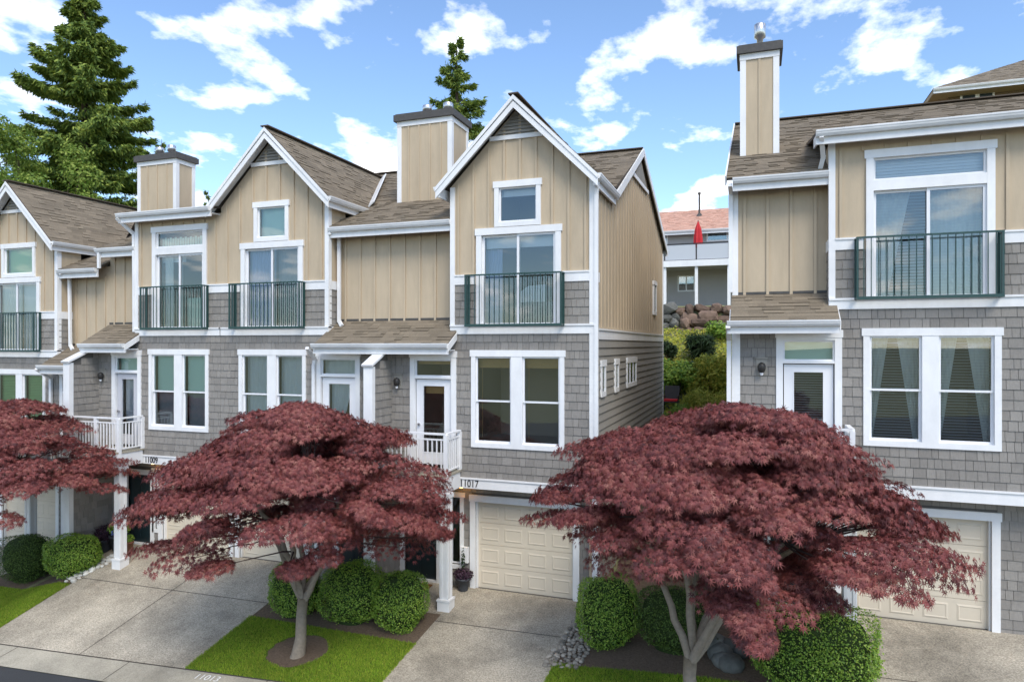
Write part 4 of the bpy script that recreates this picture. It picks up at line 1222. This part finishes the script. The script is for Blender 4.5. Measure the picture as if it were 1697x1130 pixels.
def boxwood(label, x, y, w, d, h, matn='box_leaf', n=9000, leaf=.04, sq=2.6):
    z0 = gz(x, y)
    T = empty('boxwood_shrub', (x, y, z0), label, 'shrub', 'clipped boxwood shrubs along the front beds')
    v = rng.normal(0, 1, (n, 3)); v /= np.linalg.norm(v, axis=1)[:, None]
    k = (np.abs(v) ** sq).sum(1) ** (-1 / sq)
    S = v * k[:, None]
    bumps = 1 + (rng.random(n) < .03) * rng.uniform(0, .12, n) - (rng.random(n) < .25) * rng.uniform(0, .12, n) + .06 * np.sin(3 * S[:, 0] + 2 * S[:, 2] + 3 * x) + .05 * np.sin(5 * S[:, 0] + x) * np.cos(4 * S[:, 1] + 2) + .05 * np.sin(6 * S[:, 2] + 3 * S[:, 0]) + rng.normal(0, .025, n)
    half = np.array([w / 2, d / 2, h / 2]); C = np.array([x, y, z0 + h / 2])
    leaf_cloud('foliage', C + S * half * bumps[:, None], v * .8 + np.array([0, 0, .4]), leaf, 'oval', matn, T, .55)
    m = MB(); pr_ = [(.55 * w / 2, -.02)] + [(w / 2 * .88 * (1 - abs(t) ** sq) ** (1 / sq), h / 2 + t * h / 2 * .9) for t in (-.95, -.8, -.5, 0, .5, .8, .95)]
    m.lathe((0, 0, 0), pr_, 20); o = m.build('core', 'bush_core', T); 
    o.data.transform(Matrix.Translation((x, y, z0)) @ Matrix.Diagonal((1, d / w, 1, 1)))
    return T
boxwood('round boxwood left of the three behind the middle maple trunk', -10.15, 13.35, 1.2, 1.1, 1.15)
boxwood('middle and widest of three boxwoods behind the middle maple', -8.62, 13.4, 1.5, 1.2, 1.25, n=11000)
boxwood('boxwood beside the white column, right of three behind the middle maple', -7.35, 13.35, 1.15, 1.1, 1.2)
boxwood('bright green rounded boxwood by the white pebbles at left', -17.95, 13.85, 1.4, 1.2, 1.05, leaf=.045)
boxwood('dark boxy shrub at the left edge behind the left lawn', -19.95, 13.95, 1.6, 1.2, 1.25, 'box_leaf_dark')
boxwood('boxwood with bronze tinge beside grey pebbles right of the middle driveway', -2.8, 13.65, 1.2, 1.1, 1.35, n=11000)
boxwood('deep green hedge shrub behind the right maple trunk', -1.45, 13.5, 1.5, 1.0, 1.15, 'box_leaf_dark')
boxwood('large square-clipped boxwood beside the right driveway', .95, 12.75, 1.95, 1.2, 1.28, n=17000, sq=4)

# pebbles
def pebble_mesh(i):
    r = random.Random(i); me = bpy.data.meshes.new('pebble')
    import bmesh
    bm = bmesh.new(); bmesh.ops.create_icosphere(bm, subdivisions=2, radius=1)
    ph = [r.uniform(0, 6) for _ in range(3)]
    for v in bm.verts:
        k = 1 + .14 * math.sin(2.3 * v.co.x + ph[0]) + .12 * math.sin(2.9 * v.co.y + ph[1]) + .1 * math.sin(2.1 * v.co.z + ph[2])
        v.co = v.co * k
    for f in bm.faces: f.smooth = True
    bm.to_mesh(me); bm.free(); me.materials.append(MATS['stone']); return me
PEB = [pebble_mesh(i) for i in range(5)]
PEBW = [m_.copy() for m_ in PEB]
for m_ in PEBW: m_.materials.clear(); m_.materials.append(MATS['stone_white'])
def pebbles(poly, n, s0, s1, meshes, label, group):
    (xa, ya), (xb, yb) = poly[:2]; placed = []; t = 0
    while len(placed) < n and t < 6000:
        t += 1
        s = random.uniform(s0, s1); u = random.random(); w = random.uniform(-1, 1)
        x = xa + (xb - xa) * u + w * poly[2]; y = ya + (yb - ya) * u + random.uniform(-.2, .2)
        lay = 0
        if any(math.hypot(x - p[0], y - p[1]) < (s + p[2]) * .8 for p in placed): continue
        placed.append((x, y, s))
        o = link('river_stone', random.choice(meshes)); o.location = (x, y, gz(x, y) + s * .35 + .01)
        o.scale = (s, s * random.uniform(.7, 1), s * random.uniform(.5, .75)); o.rotation_euler = (random.uniform(-.3, .3), random.uniform(-.3, .3), random.uniform(0, 6))
        tag(o, label, 'stone', group)
pebbles(((-3.5, 12.75), (-3.35, 14.6), .33), 150, .035, .07, PEB, 'grey river stone in the pebble strip beside the middle driveway', 'grey river stones')
pebbles(((-17.55, 13.5), (-17.3, 14.6), .16), 30, .06, .11, PEBW, 'pale river stone beside the left driveway edge by the column', 'pale river stones')
for i in range(9):
    x, y = -.4 + random.uniform(-.5, .6), 13.3 + random.uniform(-.3, .4); s = random.uniform(.15, .3)
    o = link('boulder', PEB[i % 5].copy()); o.data.materials.clear(); o.data.materials.append(MATS['boulder_grey'])
    o.location = (x, y, gz(x, y) + s * .3); o.scale = (s * 1.2, s, s * .8); o.rotation_euler = (0, 0, random.uniform(0, 6))
    tag(o, 'dark boulder in the shaded bed under the right maple', 'boulder', 'boulders under the right maple')

# pots and mat
def pot(label, x, y, r, h, matn, plants):
    z = gz(x, y) + .014
    T = empty('potted_plant', (x, y, z), label, 'potted plant')
    m = MB(); m.lathe((x, y, z), [(r * .68, 0), (r * .95, h * .85), (r * 1.06, h * .86), (r * 1.06, h), (r * .9, h), (r * .88, h * .9), (.01, h * .88)], 18); m.build('pot', matn, T, True)
    for (dx, dy, dz, rr, pm, k, n, leaf) in plants:
        v = rng.normal(0, 1, (n, 3)); v /= np.linalg.norm(v, axis=1)[:, None]
        v *= rng.uniform(.3, 1, n)[:, None] ** .5
        leaf_cloud('foliage', np.array([x + dx, y + dy, z + h + dz]) + v * np.array(rr), v + np.array([0, 0, .4]), leaf, k, pm, T, .5)
pot('small slate pot with dark trailing plant beside the middle garage door', -6.68, 15.2, .17, .3, 'pot', [(0, 0, .08, (.26, .2, .17), 'plum_leaf', 'oval', 500, .06), (0, 0, .4, (.05, .05, .32), 'dark_shrub', 'oval', 120, .05)])
pot('pot of blue flowers and bright foliage near the left column', -17.6, 15.0, .26, .42, 'pot', [(0, 0, .2, (.34, .28, .24), 'box_leaf', 'oval', 900, .07), (.12, -.15, .12, (.2, .16, .12), 'flower_blue', 'oval', 180, .05)])
pot('dark grassy potted plant beside the blue flower pot', -18.15, 15.0, .22, .4, 'pot', [(0, 0, .15, (.36, .3, .25), 'plum_leaf', 'blade', 600, .22)])
pot('terracotta pot with small green plant by the left white column', -17.05, 14.85, .13, .36, 'terracotta', [(0, 0, .08, (.15, .15, .12), 'hill_shrub', 'oval', 250, .05)])
m = MB(); m.box(-8.3, -7.5, 14.75, 15.2, .03, .05); tag(m.build('doormat', 'mat_brown'), 'brown coir doormat before the dark front door of the end house', 'doormat')

# ------------------------------------------------------------------ background
def conifer(label, x, y, zb, h, r, n_br, seed, name='conifer_tree'):
    R = random.Random(seed); T = empty(name, (x, y, zb), label, 'tree')
    m = MB(); m.tube([(x, y, zb), (x, y, zb + h * .5), (x, y, zb + h)], [h * .018, h * .011, .02], 8); m.build('trunk', 'bark', T)
    P = []; N = []; F = []; br = MB()
    for i in range(n_br):
        t = R.random() ** .85                       # 0 bottom, 1 top
        z = zb + h * (.12 + .87 * t)
        L = r * (1 - t) ** .8 * (1 + .22 * math.sin(9 * t + 1.3) * math.sin(2 * R.random())) * R.choice((.5, .75, .95, 1.0, 1.15)) * R.uniform(.85, 1.1) + .25; a = R.uniform(0, 2 * math.pi)
        up = .35 * t - .12
        d = np.array([math.cos(a), math.sin(a), 0]); n = int(45 + 120 * L)
        s = np.sqrt(rng.random(n)) * L
        side = rng.normal(0, 1, n) * (.08 + .20 * (1 - s / L)) * L * .5
        q = np.array([x, y, z]) + d * s[:, None] + np.array([-d[1], d[0], 0]) * side[:, None]
        q[:, 2] += up * s - .22 * s ** 2 / L + rng.normal(0, .09, n) + .22 * L * (s / L) ** 4
        P.append(q); N.append(np.tile(np.array([d[0] * .5, d[1] * .5, .8]), (n, 1))); F.append(np.tile(d + np.array([0, 0, -.15]), (n, 1)) + np.outer(side / (L + .1), np.array([-d[1], d[0], 0])))
        br.tube([(x, y, z), (x + d[0] * L * .5, y + d[1] * L * .5, z + up * L * .5 - .04 * L), (x + d[0] * L * .92, y + d[1] * L * .92, z + up * L * .92 - .12 * L)], [.05, .03, .01], 4)
    br.build('branches', 'bark', T)['kind'] = 'stuff'
    leaf_cloud('crown', np.concatenate(P), np.concatenate(N), h * .009 + .09, 'spray', 'conifer', T, .45, np.concatenate(F))
def broadleaf(label, x, y, zb, h, r, n, matn='broadleaf', name='broadleaf_tree', leaf=.22):
    T = empty(name, (x, y, zb), label, 'tree')
    m = MB(); top = Vector((x, y, zb + h * .65)); b = Vector((x, y, zb)); m.tube([b, b.lerp(top, .5) + Vector((.15, 0, 0)), top], [h * .02, h * .014, .03], 8)
    cl = []
    for i in range(46):
        v = Vector((random.gauss(0, 1), random.gauss(0, 1), random.gauss(0, 1))).normalized() * random.uniform(.45, 1)
        c = Vector((x + v.x * r, y + v.y * r, zb + h * .62 + v.z * h * .36)); cl.append(c)
        limb(m, b.lerp(top, random.uniform(.4, 1)), c, .06, .012, .1, 5, 5)
    m.build('trunk', 'bark', T)
    P = []; N = []
    for c in cl:
        k = n // 46; v = rng.normal(0, 1, (k, 3)); v /= np.linalg.norm(v, axis=1)[:, None]
        rr = r * random.uniform(.22, .38)
        P.append(np.array(c) + v * rng.uniform(.5, 1, k)[:, None] * np.array([rr, rr, rr * .75])); N.append(v + np.array([0, 0, .5]))
    leaf_cloud('crown', np.concatenate(P), np.concatenate(N), leaf, 'oval', matn, T, .5)
def at(px, Y):
    u = (px - 848.5) / 1131
    t = Y / (math.cos(YAW) + u * math.sin(YAW))
    return t * (-math.sin(YAW) + u * math.cos(YAW)), t
x, t = at(140, 40); conifer('tall broad dark evergreen towering behind the left houses', x, 40, 4.0, HC + 590 / 1131 * t - 4.0, 8.4, 360, 3)
x, t = at(757, 46); conifer('slim evergreen behind the shared chimney in the middle', x, 46, 6, HC + 512 / 1131 * t - 6.0, 4.2, 140, 5)
x, t = at(268, 60); conifer('small distant evergreen tip behind the left chimney', x, 60, 6, HC + 340 / 1131 * t - 6.0, 2.0, 60, 6)
x, t = at(345, 62); conifer('distant evergreen just showing above the flat eave roof', x, 62, 6, HC + 255 / 1131 * t - 6.0, 3.0, 60, 7)
x, t = at(38, 33); broadleaf('light green broadleaf tree at left edge behind the roof', x, 33, 3.5, HC + 400 / 1131 * t - 3.5, 4.3, 24000)
x, t = at(190, 44); broadleaf('low green tree under the big evergreen behind the left roof', x, 44, 3.5, HC + 262 / 1131 * t - 3.5, 3.0, 7000, 'conifer')

# hillside cover and shrubs between the houses
def hill_cover():
    n = 26000
    x = rng.uniform(-7.5, 5.5, n); y = rng.uniform(27.3, 37.5, n)
    z = np.array([gz(a, b) for a, b in zip(x, y)])
    hh = .12 + .28 * (np.sin(x * 1.9 + 1) * np.sin(y * 1.3) > .1) * rng.random(n)
    P = np.stack([x, y, z + rng.random(n) * hh], 1)
    o = leaf_cloud('ground_cover', P, np.tile(np.array([0, -.5, .8]), (n, 1)), .13, 'oval', 'hill_leaf', None, .6)
    tag(o, 'yellow green ground cover on the bank below the rock wall', 'ground cover')
hill_cover()
def hill_shrub(label, px, y, w, h, matn, kind='oval', leaf=.12, n=2500, name='hillside_shrub'):
    x, t = at(px, y); z = gz(x, y)
    T = empty(name, (x, y, z), label, 'shrub')
    m = MB()
    for k in range(7):
        a = k * .9; m.tube([(x, y, z - .05), (x + w * .2 * math.cos(a), y + w * .2 * math.sin(a), z + h * .5)], [.03, .01], 5)
    m.build('stems', 'bark', T)
    P = []; N = []
    for k in range(14):
        a = random.uniform(0, 6.28); r = math.sqrt(random.random()) * .7
        c = np.array([x + w / 2 * r * math.cos(a), y + w / 2 * r * math.sin(a), z + h * random.uniform(.3, .75)])
        v = rng.normal(0, 1, (n // 14, 3)); v /= np.linalg.norm(v, axis=1)[:, None]
        P.append(c + v * np.array([w * .2, w * .2, h * .25]) * rng.uniform(.6, 1.05, n // 14)[:, None]); N.append(v + np.array([0, -.2, .5]))
    leaf_cloud('foliage', np.concatenate(P), np.concatenate(N), leaf, kind, matn, T, .5)
hill_shrub('dark spiky shrub alone in the middle of the bank', 1163, 33, 1.5, 1.3, 'dark_shrub', 'blade', .5, 1400)
hill_shrub('dark low shrub below the spiky one on the bank', 1150, 31, 1.5, .8, 'dark_shrub', 'oval', .13, 1500)
hill_shrub('small dark shrub on the bank against the long side wall', 1106, 33, 1.0, 1.1, 'dark_shrub', 'oval', .13, 1200)
hill_shrub('leafy green shrub low on the bank by the side wall', 1120, 29, 2.4, 1.7, 'hill_shrub', 'oval', .14, 5200)
hill_shrub('bright light green shrub low on the bank by the right house', 1180, 28.6, 2.6, 2.0, 'hill_leaf', 'oval', .15, 5200)
hill_shrub('pale long-leaved rhododendron at the foot of the bank', 1180, 26.6, 2.3, 1.35, 'hill_leaf', 'blade', .26, 3600)
hill_shrub('rounded yellow green shrub beside the garden chair', 1125, 26.3, 1.3, .9, 'hill_shrub', 'oval', .07, 4200)
hill_shrub('sparse green shrub high on the bank under the rock wall', 1195, 36, 1.7, 1.0, 'hill_shrub', 'oval', .13, 1500)
hill_shrub('low green shrub beside the foot of the side wall', 1085, 24.5, 2.2, .9, 'hill_shrub', 'blade', .16, 2600)
# garden chair behind the end house
x, t = at(1112, 27.6); z = gz(x, 27.6)
gc = empty('garden_chair', (x, 27.6, z), 'dark garden chair with red cushion behind the end house', 'chair')
m = MB(); m.box(x - .3, x + .3, 27.3, 27.85, z + .38, z + .43); m.build('seat', 'dark_rail', gc)
m = MB(); m.bar((x, 27.85, z + .45), (x + .0, 28.05, z + 1.0), .58, .04, (0, 1, 0)); m.build('backrest', 'dark_rail', gc)
m = MB(); m.box(x - .26, x + .26, 27.34, 27.8, z + .43, z + .5); m.build('cushion', 'red_cloth', gc)
for sx in (-.28, .28):
    for sy in (27.33, 27.84):
        m = MB(); m.box(x + sx - .02, x + sx + .02, sy - .02, sy + .02, z - .05, z + .38); m.build('leg', 'dark_rail', gc)
    m = MB(); m.box(x + sx - .03, x + sx + .03, 27.32, 27.88, z + .6, z + .64); m.build('armrest', 'bark', gc)

# rock wall: separate fitted boulders
RW = empty('rock_wall', (-1, 38, 6.7), 'retaining wall of big brown boulders at the top of the bank', 'wall')
m = MB(); m.box(-9.5, 8, 38.25, 38.6, 6.3, 8.0); m.build('earth_backing', 'soil', RW)
RR = random.Random(4)
for row, (zc, hh) in enumerate(((6.62, .6), (7.02, .56), (7.42, .56), (7.82, .5))):
    xx = -9.0 + row * .41
    while xx < 7.5:
        w = RR.uniform(.4, 1.05); me = PEB[RR.randrange(5)].copy(); me.materials.clear()
        me.materials.append(MATS['boulder'] if RR.random() < .78 else MATS['boulder_grey'])
        for v in me.vertices:      # angular, chipped faces
            c = v.co
            v.co = Vector([math.copysign(abs(q) ** .7, q) for q in c]) * (1 + .10 * math.sin(7 * c.x + row) * math.cos(6 * c.z + xx) + RR.uniform(-.07, .07))
        me.polygons.foreach_set('use_smooth', [False] * len(me.polygons))
        o = link('boulder', me, RW); o.location = (xx + w / 2, 38.0 + row * .12 + RR.uniform(-.12, .12), zc + RR.uniform(-.14, .14))
        o.scale = (w / 2 * 1.08, .5, hh / 2 * RR.uniform(.85, 1.25)); o.rotation_euler = (RR.uniform(-.12, .12), RR.uniform(-.4, .4), RR.uniform(-.2, .2))
        xx += w * .93

# pale house with a deck and pink roof on the hill
HH = empty('hill_house', (0, 46, 8), 'pale grey house with pink shingle roof and long deck uphill between the houses', 'house')
yh = 46.0
def hz(py, Y=yh, px=1150): return HC + (571 - py) / 1131 * at(px, Y)[1]
hx0, hx1 = -12.0, 12.0
zdk = hz(432, 43); 
m = MB(); m.box(hx0, hx1, yh, yh + 8, 7.5, hz(383)); m.build('wall', 'hill_siding', HH)
for i in range(46):
    z = 8.0 + i * .18
    if z > hz(386): break
    m = MB(); m.prism([(hx0, yh - .02, z), (hx0, yh - .001, z), (hx0, yh - .001, z + .17), (hx0, yh - .005, z + .17)], (hx1 - hx0, 0, 0)); m.build('lap_board', 'hill_siding', HH)
roof_plane('roof', [(hx0 - .4, yh - .7, hz(381, yh - .7)), (hx1 + .4, yh - .7, hz(381, yh - .7)), (hx1 + .4, yh + 5, hz(381, yh - .7) + 2.35), (hx0 - .4, yh + 5, hz(381, yh - .7) + 2.35)], HH, .2, 'pink_roof')
gutter(HH, (hx0 - .4, yh - .7, hz(381, yh - .7)), (hx1 + .4, yh - .7, hz(381, yh - .7)), (0, -1))
yp = yh + 3.2; xv = at(1159, yp)[0]; zv0 = hz(381, yh - .7)
m = MB(); m.tube([(xv, yp, zv0 + 1.5), (xv, yp, hz(322, yp))], .07, 10); m.lathe((xv, yp, hz(323, yp)), [(.10, 0), (.12, .12), (.02, .16)], 10); m.lathe((xv, yp, zv0 + 1.5), [(.3, 0), (.1, .25)], 10); m.build('vent_pipe', 'flash', HH)
yd = 43.0
m = MB(); m.box(hx0, hx1, yd, yh - .03, zdk - .28, zdk); m.build('deck', 'hill_siding', HH)
m = MB(); m.box(hx0, hx1, yd - .06, yd - .003, zdk - .34, zdk + .04); m.build('deck_fascia', 'white', HH)
px_ = -11.0
while px_ < 11:
    m = MB(); m.box(px_ - .09, px_ + .09, yd + .05, yd + .23, 7.6, zdk - .28); m.build('post', 'white', HH)
    m = MB(); m.box(px_ - .03, px_ + .03, yd + .01, yd + .07, zdk, zdk + 1.05); rp = m.build('rail_post', 'dark_rail', HH)
    m = MB(); m.box(px_ + .05, px_ + 1.85, yd + .03, yd + .045, zdk + .08, zdk + 1.0); m.build('rail_panel', 'frost', HH)
    px_ += 1.9 if False else 1.9
m = MB(); m.box(hx0, hx1, yd + .0, yd + .08, zdk + 1.02, zdk + 1.08); m.box(hx0, hx1, yd + .02, yd + .06, zdk + .04, zdk + .08); m.build('top_rail', 'dark_rail', HH)
def hill_window(pxa, pxb, pya, pyb, split=True):
    xa, xb = at(pxa, yh)[0], at(pxb, yh)[0]; za, zb = hz(pyb), hz(pya)
    m = MB(); w = .09
    m.box(xa, xa + w, yh - .05, yh - .021, za, zb); m.box(xb - w, xb, yh - .05, yh - .021, za, zb); m.box(xa + w, xb - w, yh - .05, yh - .021, za, za + w); m.box(xa + w, xb - w, yh - .05, yh - .021, zb - w, zb)
    if split: xm = (xa + xb) / 2; m.box(xm - .04, xm + .04, yh - .05, yh - .021, za + w, zb - w)
    f = m.build('window', 'white', HH)
    g = MB(); g.box(xa + w, xb - w, yh - .03, yh - .0215, za + w, zb - w); g.build('pane', 'door_dark', f)
    g = MB(); g.box(xa + w, xb - w, yh - .034, yh - .031, za + w, zb - w); g.build('glass', 'glass', f)
hill_window(1094, 1107, 385, 405, False); hill_window(1171, 1240, 379, 402); hill_window(1123, 1152, 456, 483); hill_window(1040, 1070, 456, 483)
# closed red parasol on the deck
xu, tu = at(1157, 44.2)
UM = empty('parasol', (xu, 44.2, zdk), 'closed red parasol standing on the hillside deck', 'parasol')
m = MB(); m.tube([(xu, 44.2, zdk), (xu, 44.2, hz(366, 44.2))], .03, 8); m.lathe((xu, 44.2, zdk), [(.28, 0), (.28, .05), (.05, .08)], 12); m.build('pole', 'dark_rail', UM)
m = MB(); n = 16; V = []
for j, (zz, r) in enumerate(((hz(410, 44.2), .25), (hz(396, 44.2), .24), (hz(380, 44.2), .17), (hz(368, 44.2), .03))):
    for k in range(n): a = 2 * math.pi * k / n; q = r * (1 + .22 * (k % 2)); V.append((xu + q * math.cos(a), 44.2 + q * math.sin(a), zz))
F = [(j * n + k, j * n + (k + 1) % n, (j + 1) * n + (k + 1) % n, (j + 1) * n + k) for j in range(3) for k in range(n)]
np_mesh('canopy', np.array(V), np.array(F), 'red_cloth', UM)

# brown hip-roofed house, upper right
BH = empty('brown_house', (20, 46, 8), 'brown sided house with hip roof showing above the right roof', 'house')
yb_ = 42.0
def bz(py, px): return HC + (571 - py) / 1131 * at(px, yb_)[1]
bx0 = at(1572, yb_)[0]; bx1 = bx0 + 13; ze_b = bz(148, 1620)
m = MB(); m.box(bx0, bx1, yb_, yb_ + 10, 7, ze_b); m.build('wall', 'brown_siding', BH)
eo = .9; rzb = ze_b + 3.0
e = [(bx0 - eo, yb_ - eo, ze_b), (bx1 + eo, yb_ - eo, ze_b), (bx1 + eo, yb_ + 10 + eo, ze_b), (bx0 - eo, yb_ + 10 + eo, ze_b)]
r = [(bx0 + 5, yb_ + 5, rzb), (bx1 - 5, yb_ + 5, rzb)]
roof_plane('roof', [e[0], e[1], r[1], r[0]], BH, .3)
m = MB(); m.poly([e[3], e[0], r[0]]); m.poly([e[1], e[2], r[1]]); m.poly([e[2], e[3], r[0], r[1]]); m.build('roof_side', 'roof_base', BH)
m = MB(); m.box(e[0][0], e[1][0], e[0][1], e[2][1], ze_b - .28, ze_b - .06); m.build('eave', 'brown_trim', BH)
gutter(BH, (e[0][0], e[0][1], ze_b - .02), (e[1][0], e[0][1], ze_b - .02), (0, -1))
xa, xb = at(1591, yb_)[0], at(1648, yb_)[0]
m = MB(); m.box(xa, xb, yb_ - .05, yb_ - .001, bz(185, 1610), bz(155, 1610)); wf = m.build('window', 'white', BH)
for k in range(2):
    a = xa + .1 + k * (xb - xa) / 2; g = MB(); g.box(a, a + (xb - xa) / 2 - .2, yb_ - .06, yb_ - .0505, bz(185, 1610) + .1, bz(155, 1610) - .1); g.build('pane', 'door_dark', wf)
